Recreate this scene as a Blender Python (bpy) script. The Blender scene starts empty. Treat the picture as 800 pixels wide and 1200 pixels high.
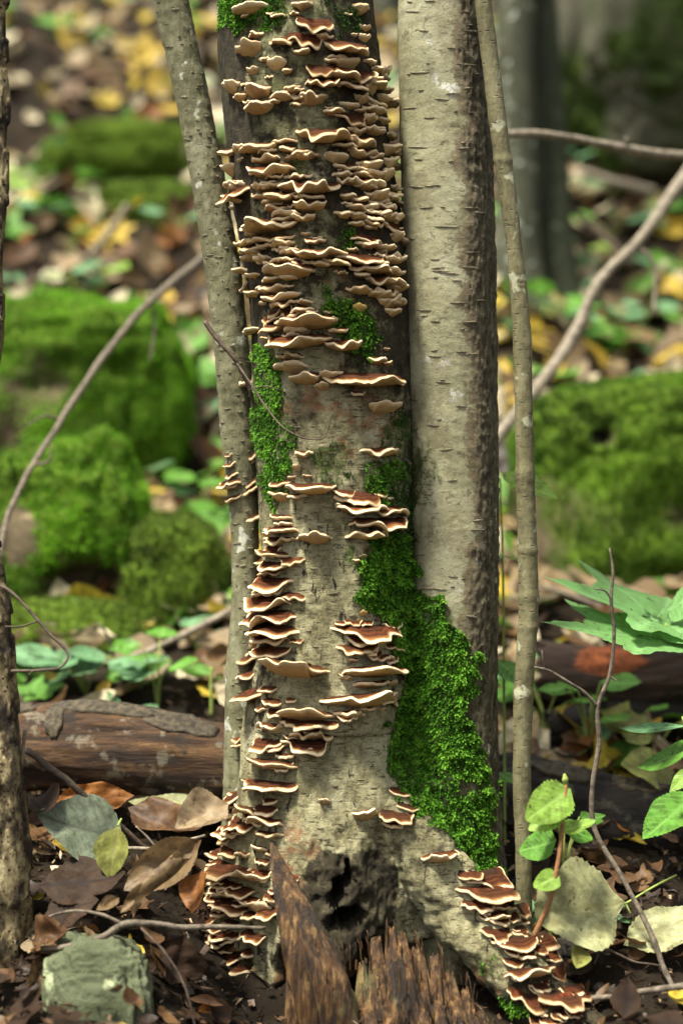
import bpy, math, random
import numpy as np
from mathutils import Vector, Matrix
from mathutils.bvhtree import BVHTree

S = bpy.context.scene
COL = S.collection
R = random.Random(11)
RN = np.random.default_rng(7)

# ------------------------------------------------------------------ camera, sky, sun, exposure
cam = bpy.data.cameras.new('camera')
cam_o = bpy.data.objects.new('camera', cam); COL.objects.link(cam_o)
CAM = Vector((0, -2, 0.6))
cam_o.location = CAM; cam_o.rotation_euler = (math.pi/2, 0, 0)
cam.sensor_fit = 'HORIZONTAL'; cam.sensor_width = 24; cam.lens = 60
cam.clip_start = 0.05; cam.clip_end = 400
cam.dof.use_dof = True; cam.dof.focus_distance = 2.03; cam.dof.aperture_fstop = 2.1
S.camera = cam_o

SUN_EL, SUN_AZ = math.radians(66), math.radians(228)     # azimuth clockwise from +Y: behind the camera, to its left
world = bpy.data.worlds.new('World'); S.world = world; world.use_nodes = True
wn = world.node_tree
sky = wn.nodes.new('ShaderNodeTexSky'); sky.sky_type = 'NISHITA'; sky.sun_disc = False
sky.sun_elevation = SUN_EL; sky.sun_rotation = SUN_AZ; sky.dust_density = 3.0
hs = wn.nodes.new('ShaderNodeHueSaturation'); hs.inputs['Saturation'].default_value = 0.12
wn.links.new(sky.outputs[0], hs.inputs['Color'])
wn.links.new(hs.outputs[0], wn.nodes['Background'].inputs[0])
wn.nodes['Background'].inputs[1].default_value = 0.05
sun = bpy.data.lights.new('sun', 'SUN'); sun.energy = 2.3; sun.angle = math.radians(10); sun.color = (1, .94, .80)
sun_o = bpy.data.objects.new('sun', sun); COL.objects.link(sun_o)
sd = Vector((math.sin(SUN_AZ)*math.cos(SUN_EL), math.cos(SUN_AZ)*math.cos(SUN_EL), math.sin(SUN_EL)))
sun_o.rotation_euler = sd.to_track_quat('Z', 'Y').to_euler(); sun_o.location = (-3, -4, 7)
S.view_settings.view_transform = 'Standard'; S.view_settings.look = 'None'
S.view_settings.gamma = 1; S.view_settings.use_curve_mapping = False
S.view_settings.exposure = 2.3

# ------------------------------------------------------------------ helpers
def P(px, py, d=2.0):
    """the place at distance d that stands at photo pixel (px, py)"""
    return Vector(((px-400)/1000*d/2, d-2, 0.6+(600-py)/1000*d/2))
def ray(px, py):
    return (P(px, py, 2.0)-CAM).normalized()

def vnoise(p, seed=0):
    p = np.asarray(p, float); i = np.floor(p).astype(np.int64); f = p-i; f = f*f*(3-2*f)
    def h(a, b, c):
        n = (a*374761393 + b*668265263 + c*2147483647 + seed*1274126177) & 0xffffffff
        n = ((n ^ (n >> 13))*1274126177) & 0xffffffff
        n = ((n ^ (n >> 16))*2246822519) & 0xffffffff
        return ((n ^ (n >> 15)) & 0xffffff)/float(0xffffff)
    x, y, z = i[..., 0], i[..., 1], i[..., 2]; u, v, w = f[..., 0], f[..., 1], f[..., 2]
    r = 0
    for dx in (0, 1):
        for dy in (0, 1):
            for dz in (0, 1):
                r = r + h(x+dx, y+dy, z+dz)*(u if dx else 1-u)*(v if dy else 1-v)*(w if dz else 1-w)
    return r
def fbm(p, octs=4, seed=0, gain=.5):
    p = np.asarray(p, float); a = 1; s = 0; t = 0
    for k in range(octs):
        s = s+a*vnoise(p, seed+k*17); t += a; a *= gain; p = p*2.03+5.1
    return s/t            # 0..1
def sstep(a, b, x):
    t = np.clip((np.asarray(x, float)-a)/(b-a), 0, 1); return t*t*(3-2*t)

def mesh(name, V, F, smooth=True, attrs=None, mats=()):
    me = bpy.data.meshes.new(name)
    V = np.asarray(V, np.float32)
    if isinstance(F, np.ndarray) and F.ndim == 2:
        n, k = F.shape
        me.vertices.add(len(V)); me.vertices.foreach_set('co', V.ravel())
        me.loops.add(n*k); me.loops.foreach_set('vertex_index', F.astype(np.int32).ravel())
        me.polygons.add(n); me.polygons.foreach_set('loop_start', np.arange(0, n*k, k, dtype=np.int32))
        me.update(calc_edges=True); me.validate()
    else:
        me.from_pydata([tuple(v) for v in V], [], [tuple(f) for f in F]); me.update()
    if smooth: me.polygons.foreach_set('use_smooth', np.ones(len(me.polygons), bool))
    for k, a in (attrs or {}).items():
        a = np.asarray(a, np.float32)
        if a.ndim == 1:
            me.attributes.new(k, 'FLOAT', 'POINT').data.foreach_set('value', a)
        else:
            me.attributes.new(k, 'FLOAT_VECTOR', 'POINT').data.foreach_set('vector', a.ravel())
    for m in mats: me.materials.append(m)
    return me
def tag(o, label=None, cat=None, group=None, kind=None):
    if label: o['label'] = label
    if cat: o['category'] = cat
    if group: o['group'] = group
    if kind: o['kind'] = kind
    return o
def link(name, me, parent=None):
    o = bpy.data.objects.new(name, me); COL.objects.link(o)
    if parent: o.parent = parent
    return o
def wpos(o):
    p = Vector(o.location)
    while o.parent: o = o.parent; p += o.location
    return p
def part(name, V, F, mat, parent, smooth=True, attrs=None, kind=None):
    """a mesh given in world coordinates, hung under its thing"""
    off = np.array(wpos(parent)) if parent else np.zeros(3)
    o = link(name, mesh(name, np.asarray(V)-off, F, smooth, attrs, (mat,)), parent)
    if kind: o['kind'] = kind
    return o
def solid(name, V, F, mat, label=None, cat=None, group=None, kind=None, smooth=True, attrs=None, base=None):
    """a thing that is one mesh, its origin at its base"""
    V = np.asarray(V, float)
    if base is None: base = np.array([V[:, 0].mean(), V[:, 1].mean(), V[:, 2].min()])
    base = np.array(base)
    o = link(name, mesh(name, V-base, F, smooth, attrs, (mat,))); o.location = base
    return tag(o, label, cat, group, kind)
def empty(name, loc, label=None, cat=None, group=None):
    o = bpy.data.objects.new(name, None); COL.objects.link(o); o.location = loc; o.empty_display_size = .05
    return tag(o, label, cat, group)
def gridF(n, m, wrap=False):
    """quads of an n (rows) x m (columns) vertex grid"""
    i = np.arange(n-1)[:, None]; j = np.arange(m if wrap else m-1)[None, :]
    a = i*m+j; b = i*m+(j+1) % m
    return np.stack([a, b, b+m, a+m], -1).reshape(-1, 4)
def bvh_of(V, F): return BVHTree.FromPolygons([tuple(v) for v in np.asarray(V)], [tuple(f) for f in np.asarray(F)])
def inpoly(x, y, poly):
    c = np.zeros(np.shape(x), bool); n = len(poly); j = n-1
    for i in range(n):
        xi, yi = poly[i]; xj, yj = poly[j]
        c ^= ((yi > y) != (yj > y)) & (x < (xj-xi)*(y-yi)/(yj-yi+1e-12)+xi); j = i
    return c
def spline(keys, q):
    """smooth interpolation of rows of keys (first column is the parameter) at q"""
    k = np.array(keys, float); t = k[:, 0]; q = np.asarray(q, float); out = []
    for c in range(1, k.shape[1]):
        y = k[:, c]; m = np.gradient(y, t)
        i = np.clip(np.searchsorted(t, q)-1, 0, len(t)-2); h = t[i+1]-t[i]; u = np.clip((q-t[i])/h, 0, 1)
        out.append((2*u**3-3*u**2+1)*y[i]+(u**3-2*u**2+u)*h*m[i]+(-2*u**3+3*u**2)*y[i+1]+(u**3-u**2)*h*m[i+1])
    return np.stack(out, -1)
def tube(path, rad, seg=8, sub=6, rough=0, seed=0, wob=0.0, cap=True):
    """a tapering round branch along world points"""
    path = np.array([tuple(p) for p in path], float); n = len(path)
    rad = np.array(rad if np.ndim(rad) else [rad]*n, float)
    t = np.r_[0, np.cumsum(np.linalg.norm(np.diff(path, axis=0), axis=1))]
    if n > 2: q = np.linspace(0, t[-1], (n-1)*sub+1); C = spline(np.c_[t, path], q); r = np.interp(q, t, rad)
    else: q = np.linspace(0, t[-1], sub*3+1); C = np.stack([np.interp(q, t, path[:, k]) for k in range(3)], -1); r = np.interp(q, t, rad)
    if wob:
        C = C+wob*(np.stack([fbm(np.c_[q*18+seed*3.1, q*0+k*9.7+seed, q*0], 3, seed+k) for k in range(3)], -1)-.5)*2
    T = np.gradient(C, axis=0); T /= np.linalg.norm(T, axis=1)[:, None]+1e-9
    up = np.array([.31, .2, .93]) if abs(T[:, 2].mean()) < .8 else np.array([1, .1, .05])
    A = np.cross(T, up); A /= np.linalg.norm(A, axis=1)[:, None]; B = np.cross(A, T)
    th = np.linspace(0, 2*math.pi, seg, endpoint=False)
    V = C[:, None]+r[:, None, None]*(np.cos(th)[None, :, None]*A[:, None]+np.sin(th)[None, :, None]*B[:, None])
    if rough:
        nz = fbm(V.reshape(-1, 3)*(.25/max(r.mean(), 1e-4)), 3, seed).reshape(V.shape[:2])-.5
        V = V+(V-C[:, None])*nz[..., None]*2*rough
    m = len(q); V = V.reshape(-1, 3); F = [tuple(f) for f in gridF(m, seg, True)]
    if cap:
        F.append(tuple(range(seg))[::-1]); F.append(tuple(range((m-1)*seg, m*seg)))
    return V, F
def merge(parts):
    V = []; F = []; n = 0
    for v, f in parts:
        V.append(np.asarray(v)); F += [tuple(int(i)+n for i in q) for q in f]; n += len(v)
    return np.concatenate(V), F

# ------------------------------------------------------------------ material helpers
class Mat:
    def __init__(s, name, rough=.8, spec=.3):
        s.m = bpy.data.materials.new(name); s.m.use_nodes = True; s.nt = s.m.node_tree
        s.b = s.nt.nodes['Principled BSDF']; s.b.inputs['Roughness'].default_value = rough
        s.b.inputs['Specular IOR Level'].default_value = spec
    def n(s, t, **k):
        x = s.nt.nodes.new('ShaderNode'+t)
        for a, v in k.items(): setattr(x, a, v)
        return x
    def put(s, sock, v):
        if isinstance(v, bpy.types.NodeSocket): s.nt.links.new(v, sock)
        elif np.ndim(v) and len(v) == 3 and sock.type == 'RGBA': sock.default_value = (*v, 1)
        else: sock.default_value = v
    def co(s, sc=(1, 1, 1), kind='Object', off=(0, 0, 0)):
        tc = s.n('TexCoord'); mp = s.n('Mapping'); mp.inputs['Scale'].default_value = sc; mp.inputs['Location'].default_value = off
        s.nt.links.new(tc.outputs[kind], mp.inputs[0]); return mp.outputs[0]
    def noise(s, vec, scale, detail=5, rough=.55, dist=0):
        x = s.n('TexNoise'); s.put(x.inputs['Vector'], vec); x.inputs['Scale'].default_value = scale
        x.inputs['Detail'].default_value = detail; x.inputs['Roughness'].default_value = rough; x.inputs['Distortion'].default_value = dist
        return x.outputs[0]
    def vor(s, vec, scale, feature='F1', rnd=1):
        x = s.n('TexVoronoi', feature=feature); s.put(x.inputs['Vector'], vec); x.inputs['Scale'].default_value = scale
        x.inputs['Randomness'].default_value = rnd; return x.outputs['Distance']
    def ramp(s, f, stops):
        x = s.n('ValToRGB'); s.put(x.inputs[0], f); e = x.color_ramp.elements
        while len(e) < len(stops): e.new(.5)
        for q, (p, c) in zip(e, stops):
            q.position = p; q.color = (*c, 1) if np.ndim(c) else (c, c, c, 1)
        return x.outputs[0]
    def mix(s, f, a, b, mode='MIX'):
        x = s.n('Mix', data_type='RGBA', blend_type=mode); s.put(x.inputs[0], f); s.put(x.inputs[6], a); s.put(x.inputs[7], b); return x.outputs[2]
    def math(s, op, a, b=0, c=0):
        x = s.n('Math', operation=op); s.put(x.inputs[0], a); s.put(x.inputs[1], b); s.put(x.inputs[2], c); return x.outputs[0]
    def attr(s, name, col=False):
        x = s.n('Attribute', attribute_name=name); return x.outputs['Vector' if col else 'Fac']
    def thr(s, v, a, b):
        x = s.n('MapRange', interpolation_type='SMOOTHSTEP'); s.put(x.inputs[0], v); x.inputs[1].default_value = a; x.inputs[2].default_value = b; return x.outputs[0]
    def rnd(s): return s.n('ObjectInfo').outputs['Random']
    def bump(s, h, strength=.5, dist=.003, prev=None):
        x = s.n('Bump'); s.put(x.inputs['Height'], h); x.inputs['Strength'].default_value = strength; x.inputs['Distance'].default_value = dist
        if prev: s.nt.links.new(prev, x.inputs['Normal'])
        return x.outputs[0]
    def done(s, col, nrm=None, rough=None, transl=0):
        s.put(s.b.inputs['Base Color'], col)
        if rough is not None: s.put(s.b.inputs['Roughness'], rough)
        if nrm: s.nt.links.new(nrm, s.b.inputs['Normal'])
        if transl:
            t = s.n('BsdfTranslucent'); s.put(t.inputs['Color'], col); mx = s.n('MixShader'); mx.inputs[0].default_value = transl
            out = s.nt.nodes['Material Output']
            s.nt.links.new(s.b.outputs[0], mx.inputs[1]); s.nt.links.new(t.outputs[0], mx.inputs[2]); s.nt.links.new(mx.outputs[0], out.inputs[0])
        return s.m

def mat_main_bark():
    """old pale bark: masks dirt (earth at the foot, dark upper bark, shade painted among the brackets), tan (peeled), mossy, wood come with the mesh"""
    m = Mat('dead_trunk_bark', .85, .25); c = m.co(); ch = m.co((.35, .35, 1.6)); cv = m.co((1, 1, .3))
    big = m.noise(c, 18, 10, .8)
    col = m.ramp(big, [(.34, (.06, .052, .026)), (.44, (.19, .172, .088)), (.52, (.35, .325, .182)), (.66, (.55, .515, .335))])
    fine = m.noise(ch, 170, 8, .75)
    col = m.mix(m.thr(fine, .53, .62), col, (.065, .055, .03))
    crk = m.noise(cv, 85, 9, .75, .6)
    col = m.mix(m.thr(crk, .585, .63), col, (.022, .018, .011))
    tan = m.math('MULTIPLY', m.attr('tan'), m.thr(m.noise(c, 34, 8, .7), .48, .60))
    col = m.mix(tan, col, m.ramp(m.noise(c, 70, 4), [(.3, (.18, .075, .03)), (.7, (.36, .23, .12))]))
    sp = m.thr(m.vor(ch, 95), .16, .05)
    col = m.mix(m.math('MULTIPLY', sp, m.thr(m.noise(c, 20), .45, .55)), col, (.03, .022, .014))
    alg = m.math('MULTIPLY', m.attr('mossy'), m.thr(m.noise(c, 60, 5, .7), .35, .6))
    col = m.mix(alg, col, m.ramp(m.noise(c, 140, 4), [(.3, (.035, .05, .012)), (.7, (.10, .14, .03))]))
    dirt_shade = m.thr(m.math('ADD', m.attr('dirt_shade'), m.math('MULTIPLY', m.math('SUBTRACT', m.noise(c, 38, 9, .72), .5), 1.7)), .36, .58)
    col = m.mix(dirt_shade, col, m.ramp(m.noise(c, 60, 9, .8), [(.35, (.014, .011, .006)), (.52, (.042, .034, .018)), (.62, (.095, .082, .046)), (.74, (.24, .22, .14))]))
    wood = m.attr('wood')
    col = m.mix(wood, col, m.ramp(m.noise(cv, 60, 6, .6), [(.3, (.03, .017, .009)), (.5, (.14, .075, .03)), (.7, (.33, .2, .08))]))
    h = m.math('ADD', m.math('MULTIPLY', m.noise(cv, 150, 9, .78), .9), m.math('ADD', m.math('MULTIPLY', fine, -.5), m.math('MULTIPLY', crk, -.7)))
    return m.done(col, m.bump(h, 1, .007), m.ramp(big, [(.3, .7), (.7, .9)]))

def mat_birch():
    """smooth grey-beige birch bark on one side; attribute rough: brown fissured old bark"""
    m = Mat('birch_bark', .75, .3); c = m.co(); ch = m.co((.5, .5, 1.3)); cv = m.co((1, 1, .35))
    a = m.noise(c, 12, 10, .76)
    pale = m.ramp(a, [(.32, (.14, .13, .068)), (.45, (.245, .232, .135)), (.57, (.315, .305, .195)), (.72, (.41, .405, .29))])
    pale = m.mix(m.thr(m.noise(ch, 130, 8, .75), .56, .66), pale, (.10, .088, .05))
    pale = m.mix(m.math('MULTIPLY', m.thr(m.noise(c, 7, 5, .6), .52, .65), .6), pale, (.155, .16, .085))
    pale = m.mix(m.thr(m.noise(c, 24, 7, .65), .63, .66), pale, (.58, .58, .50))
    pale = m.mix(m.math('MULTIPLY', m.thr(m.noise(m.co((1, 1, .6)), 22, 9, .72), .50, .60), .55), pale, (.135, .115, .062))
    pale = m.mix(m.math('MULTIPLY', m.thr(m.noise(c, 48, 8, .7), .57, .64), .7), pale, (.085, .068, .036))
    edge = m.math('ADD', m.attr('rough'), m.math('MULTIPLY', m.math('SUBTRACT', m.noise(c, 26, 10, .75), .5), 1.35))
    rm = m.thr(edge, .55, .95)
    fi = m.noise(cv, 120, 9, .75, .4)
    rcol = m.ramp(fi, [(.36, (.016, .013, .007)), (.46, (.065, .054, .029)), (.55, (.125, .108, .06)), (.68, (.25, .235, .15))])
    rcol = m.mix(m.thr(m.noise(c, 34, 7, .65), .62, .66), rcol, (.36, .36, .29))
    brown = m.math('MULTIPLY', m.thr(edge, .40, .52), .85)
    bcol = m.ramp(m.noise(ch, 60, 8, .7), [(.35, (.06, .042, .022)), (.5, (.12, .088, .046)), (.66, (.20, .165, .098))])
    col = m.mix(brown, pale, bcol); col = m.mix(rm, col, rcol)
    alg = m.math('MULTIPLY', m.attr('mossy'), m.thr(m.noise(c, 55, 5, .7), .4, .6))
    col = m.mix(alg, col, (.05, .06, .015))
    h = m.math('MULTIPLY', m.math('MULTIPLY', fi, rm), 1.5)
    h = m.math('ADD', h, m.math('MULTIPLY', m.noise(c, 110, 9, .75), .4))
    return m.done(col, m.bump(h, 1, .005))

def mat_stem(name, lo, mid, hi, spot=None, spots=.66, speck=.5):
    """thin smooth stem with dark pores, lenticels and pale lichen"""
    m = Mat(name, .75, .3); c = m.co(); ch = m.co((.5, .5, 1.5)); cv = m.co((1, 1, .3))
    col = m.ramp(m.noise(cv, 36, 10, .8), [(.34, lo), (.5, mid), (.66, hi)])
    col = m.mix(m.math('MULTIPLY', m.thr(m.noise(ch, 150, 8, .75), .52, .66), .6), col, tuple(x*.4 for x in lo))
    if spot: col = m.mix(m.thr(m.noise(c, 42, 4, .5), spots, spots+.05), col, spot)
    pores = m.math('MULTIPLY', m.thr(m.vor(ch, 120), .22, .1), speck)
    col = m.mix(pores, col, (.03, .025, .015))
    h = m.math('ADD', m.noise(cv, 160, 6, .7), m.math('MULTIPLY', pores, -.5))
    return m.done(col, m.bump(h, .7, .003))

def mat_flaky():
    m = Mat('flaky_bark', .85, .25); c = m.co(); cv = m.co((1, 1, .45))
    col = m.ramp(m.noise(cv, 55, 7, .7), [(.38, (.012, .009, .006)), (.48, (.06, .045, .025)), (.56, (.2, .16, .08)), (.68, (.42, .36, .2))])
    col = m.mix(m.thr(m.vor(c, 130), .3, .12), col, (.02, .014, .008))
    return m.done(col, m.bump(m.noise(cv, 80, 7, .7), 1, .006))

def mat_log(name, cols, lichen=0.0, orange=False):
    m = Mat(name, .8, .35); c = m.co(); cl = m.co((.12, 1, 1))
    col = m.ramp(m.noise(cl, 65, 9, .74), list(zip((.3, .46, .6, .76), cols)))
    col = m.mix(m.thr(m.noise(c, 17, 5, .6), .56, .64), col, (.02, .013, .008))
    if lichen: col = m.mix(m.math('MULTIPLY', m.thr(m.noise(c, 22, 6, .7), .56, .62), lichen), col, (.3, .28, .2))
    if orange: col = m.mix(m.thr(m.math('ADD', m.attr('rot'), m.math('MULTIPLY', m.math('SUBTRACT', m.noise(cl, 45, 8, .7), .5), 3.0)), .5, .85), col, m.ramp(m.noise(c, 60, 7, .7), [(.35, (.10, .025, .008)), (.6, (.36, .10, .025)), (.75, (.5, .2, .06))]))
    return m.done(col, m.bump(m.noise(cl, 90, 7, .7), .9, .006))

def mat_wood():
    """torn, weathered heartwood with grain along z"""
    m = Mat('torn_wood', .55, .4); cv = m.co((1, 1, .12)); c = m.co()
    f = m.noise(cv, 130, 9, .72)
    col = m.ramp(f, [(.32, (.014, .009, .005)), (.43, (.04, .019, .007)), (.54, (.12, .06, .021)), (.68, (.32, .20, .075))])
    col = m.mix(m.thr(m.noise(m.co((1, 1, .35)), 30, 8, .7), .50, .60), col, (.022, .013, .007))
    col = m.mix(m.math('MULTIPLY', m.thr(m.noise(m.co((1, 1, .25)), 26, 5), .58, .68), .7), col, (.34, .14, .04))
    col = m.mix(m.math('MULTIPLY', m.thr(m.noise(c, 19, 6), .58, .68), .6), col, (.17, .17, .07))
    return m.done(col, m.bump(f, 1, .008))

def mat_moss(name, a, b, c2):
    m = Mat(name, .75, .2)
    col = m.ramp(m.attr('tone'), [(0, a), (.5, b), (1, c2)])
    return m.done(col, transl=.3)

def mat_rock(name, lo, hi, mossy=(.075, .13, .008)):
    m = Mat(name, .9, .2); c = m.co()
    col = m.ramp(m.noise(c, 9, 8, .7), [(.3, lo), (.7, hi)])
    col = m.mix(m.thr(m.noise(c, 26, 4, .5), .62, .7), col, tuple(min(1, x*2.2) for x in hi))
    col = m.mix(m.attr('moss'), col, m.ramp(m.noise(c, 45, 5), [(.3, tuple(x*.5 for x in mossy)), (.7, tuple(x*1.3 for x in mossy))]))
    return m.done(col, m.bump(m.noise(c, 60, 8, .7), .8, .01))

def mat_leaf(name, col=None, dark=.45, transl=.3, rough=.5, vein=None):
    """leaf blade: mottled colour, veins and brown spots; col None: colour comes with the mesh"""
    m = Mat(name, rough, .12 if name == 'leaf_dark' else .25); c = m.co()
    base = m.attr('col', True) if col is None else col
    d = m.mix(1, base, (dark, dark*.95, dark*.9), 'MULTIPLY')
    k = m.mix(m.thr(m.noise(c, 45, 8, .72), .40, .62), base, d)
    if vein: k = m.mix(m.attr('vein'), k, vein)
    k = m.mix(m.thr(m.noise(c, 110, 6, .6), .60, .68), k, m.mix(1, base, (.3, .24, .18), 'MULTIPLY'))
    return m.done(k, m.bump(m.noise(c, 120, 4, .6), .4, .002), transl=transl)

def mat_cap():
    """upper side of a bracket: zoned chestnut, darker at the attachment, with a pale growing rim"""
    m = Mat('bracket_cap', .9, .08); s = m.attr('rad'); c = m.co(); r = m.rnd()
    w = m.math('ADD', s, m.math('MULTIPLY', m.math('SUBTRACT', m.noise(c, 130, 4, .6), .5), .14))
    col = m.ramp(w, [(0, (.035, .02, .012)), (.30, (.025, .011, .006)), (.42, (.06, .020, .008)), (.50, (.018, .008, .005)), (.60, (.085, .026, .009)),
                     (.70, (.034, .012, .006)), (.80, (.10, .036, .012)), (.89, (.24, .12, .045)), (.95, (.66, .53, .33))])
    col = m.mix(m.math('MULTIPLY', m.thr(m.math('FRACT', m.math('MULTIPLY', r, 7.3)), .35, 1), .55), col, m.ramp(w, [(.2, (.012, .007, .005)), (.84, (.055, .026, .011)), (.95, (.40, .26, .12))]))
    col = m.mix(m.math('MULTIPLY', m.thr(m.noise(c, 55, 5, .6), .48, .66), m.thr(w, .85, .6)), col, m.mix(r, (.02, .012, .008), (.12, .028, .010)))
    return m.done(col, m.bump(m.noise(c, 260, 5, .7), .6, .0015))
def mat_pore():
    m = Mat('bracket_pores', .8, .2); s = m.attr('rad'); c = m.co()
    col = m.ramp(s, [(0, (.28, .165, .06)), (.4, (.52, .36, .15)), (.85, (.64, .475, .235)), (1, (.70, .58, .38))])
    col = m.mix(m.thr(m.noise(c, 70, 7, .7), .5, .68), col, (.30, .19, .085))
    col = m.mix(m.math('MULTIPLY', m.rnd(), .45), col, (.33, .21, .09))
    return m.done(col, m.bump(m.noise(c, 700, 2), .35, .0008))

def mat_plain(name, lo, hi, scale=40, rough=.8, sc=(1, 1, 1)):
    m = Mat(name, rough, .3); c = m.co(sc)
    f = m.noise(c, scale, 6, .65)
    return m.done(m.ramp(f, [(.32, lo), (.7, hi)]), m.bump(f, .8, .003))

M = {
 'main': mat_main_bark(), 'birch': mat_birch(), 'flaky': mat_flaky(), 'wood': mat_wood(),
 'stem': mat_stem('grey_green_bark', (.07, .068, .034), (.15, .145, .078), (.245, .24, .15), (.42, .43, .35), .62),
 'sapling': mat_stem('sapling_bark', (.06, .054, .026), (.135, .122, .06), (.21, .195, .11), (.30, .30, .2), .63, .6),
 'far_bark': mat_stem('lichened_bark', (.02, .023, .011), (.045, .048, .027), (.085, .09, .055), (.34, .37, .31), .62),
 'far_green': mat_stem('mossy_bark', (.01, .013, .005), (.022, .028, .011), (.04, .05, .02), (.12, .14, .09), .66),
 'cap': mat_cap(), 'pore': mat_pore(),
 'yellow_pore': mat_plain('yellow_pores', (.55, .36, .09), (.7, .5, .18), 90),
 'moss': mat_moss('bright_moss', (.014, .032, .004), (.065, .20, .012), (.20, .44, .04)),
 'moss_dark': mat_moss('dark_moss', (.012, .03, .004), (.03, .085, .01), (.06, .15, .02)),
 'moss_rock': mat_moss('cushion_moss', (.02, .05, .004), (.085, .23, .009), (.20, .46, .02)),
 'moss_deep': mat_moss('deep_green_moss', (.012, .03, .003), (.05, .12, .006), (.12, .25, .012)),
 'moss_rock2': mat_moss('olive_moss', (.03, .042, .008), (.085, .13, .014), (.17, .25, .03)),
 'rock': mat_rock('boulder_stone', (.045, .032, .018), (.15, .12, .07)),
 'rock_grey': mat_rock('grey_stone', (.045, .055, .028), (.165, .185, .105), (.09, .12, .05)),
 'rock_dark': mat_rock('dark_stone', (.045, .045, .03), (.12, .115, .08), (.03, .05, .012)),
 'log': mat_log('rotting_log_wood', [(.005, .003, .0015), (.026, .012, .005), (.09, .045, .015), (.24, .145, .06)], .3),
 'log_black': mat_log('wet_black_log', [(.004, .003, .002), (.009, .006, .004), (.017, .012, .008), (.06, .045, .03)], .15),
 'log_orange': mat_log('orange_rotten_log', [(.015, .009, .006), (.035, .02, .012), (.06, .035, .022), (.1, .065, .04)], 0, True),
 'plate': mat_plain('grey_bark_plate', (.006, .0045, .003), (.10, .08, .048), 130),
 'twig': mat_plain('twig_bark', (.045, .034, .024), (.2, .165, .12), 120),
 'twig_grey': mat_plain('bare_branch', (.08, .065, .045), (.32, .275, .205), 90),
 'twig_dark': mat_plain('dark_twig', (.03, .022, .016), (.11, .08, .055), 90),
 'twig_red': mat_plain('reddish_stem', (.13, .055, .02), (.3, .15, .06), 90),
 'stalk': mat_plain('green_stalk', (.14, .2, .04), (.3, .36, .09), 60),
 'lenticel': mat_plain('lenticel_cork', (.06, .045, .026), (.28, .24, .15), 220),
 'soil': None,
}
def mat_soil():
    m = Mat('forest_soil', .95, .15); c = m.co()
    col = m.ramp(m.noise(c, 6, 9, .75), [(.3, (.008, .006, .004)), (.52, (.026, .018, .010)), (.75, (.07, .05, .03))])
    return m.done(col, m.bump(m.noise(c, 45, 8, .75), 1, .02))
M['soil'] = mat_soil()

# ------------------------------------------------------------------ ground
GY = [(-60, -9), (-30, -3.6), (-6, -.7), (-3, -.3), (-1, -.10), (-.4, -.055), (-.1, -.02), (.05, .02), (.15, .11), (.3, .19), (.6, .31), (1.0, .42), (1.3, .5),
      (2, .98), (3, 1.6), (5, 2.8), (10, 5.6), (30, 13), (90, 30)]
_gy = np.array(GY)
def gz(x, y):
    x = np.asarray(x, float); y = np.asarray(y, float)
    w = .12
    z = (np.interp(y-w, _gy[:, 0], _gy[:, 1])+np.interp(y, _gy[:, 0], _gy[:, 1])+np.interp(y+w, _gy[:, 0], _gy[:, 1]))/3
    q = np.stack([x, y, x*0], -1)
    far = sstep(.5, 2.5, y)
    z = z+(.075*sstep(-.12, -.24, x)+.06*sstep(.2, .32, x))*sstep(-.5, -.15, y)*sstep(.3, .05, y)
    z = z+(fbm(q*1.3, 3, 5)-.5)*(.06+.35*far)+(fbm(q*7, 3, 9)-.5)*(.035+.05*far)
    return z
def gnorm(x, y, e=.03):
    n = Vector((float(gz(x-e, y)-gz(x+e, y)), float(gz(x, y-e)-gz(x, y+e)), 2*e)); return n.normalized()
xs = np.sinh(np.linspace(-4.2, 4.2, 260))*1.6; xs = np.unique(np.r_[xs])
ys = np.unique(np.r_[np.linspace(-60, -3, 20), np.linspace(-2.9, 6, 230), np.linspace(6.2, 12, 50), np.linspace(13, 90, 40)])
X, Y = np.meshgrid(xs, ys)
GV = np.stack([X, Y, gz(X, Y)], -1).reshape(-1, 3)
g = link('ground', mesh('ground', GV, gridF(len(ys), len(xs)), True, None, (M['soil'],))); tag(g, 'dark leaf mould of the wooded slope', None, None, 'structure')

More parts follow.
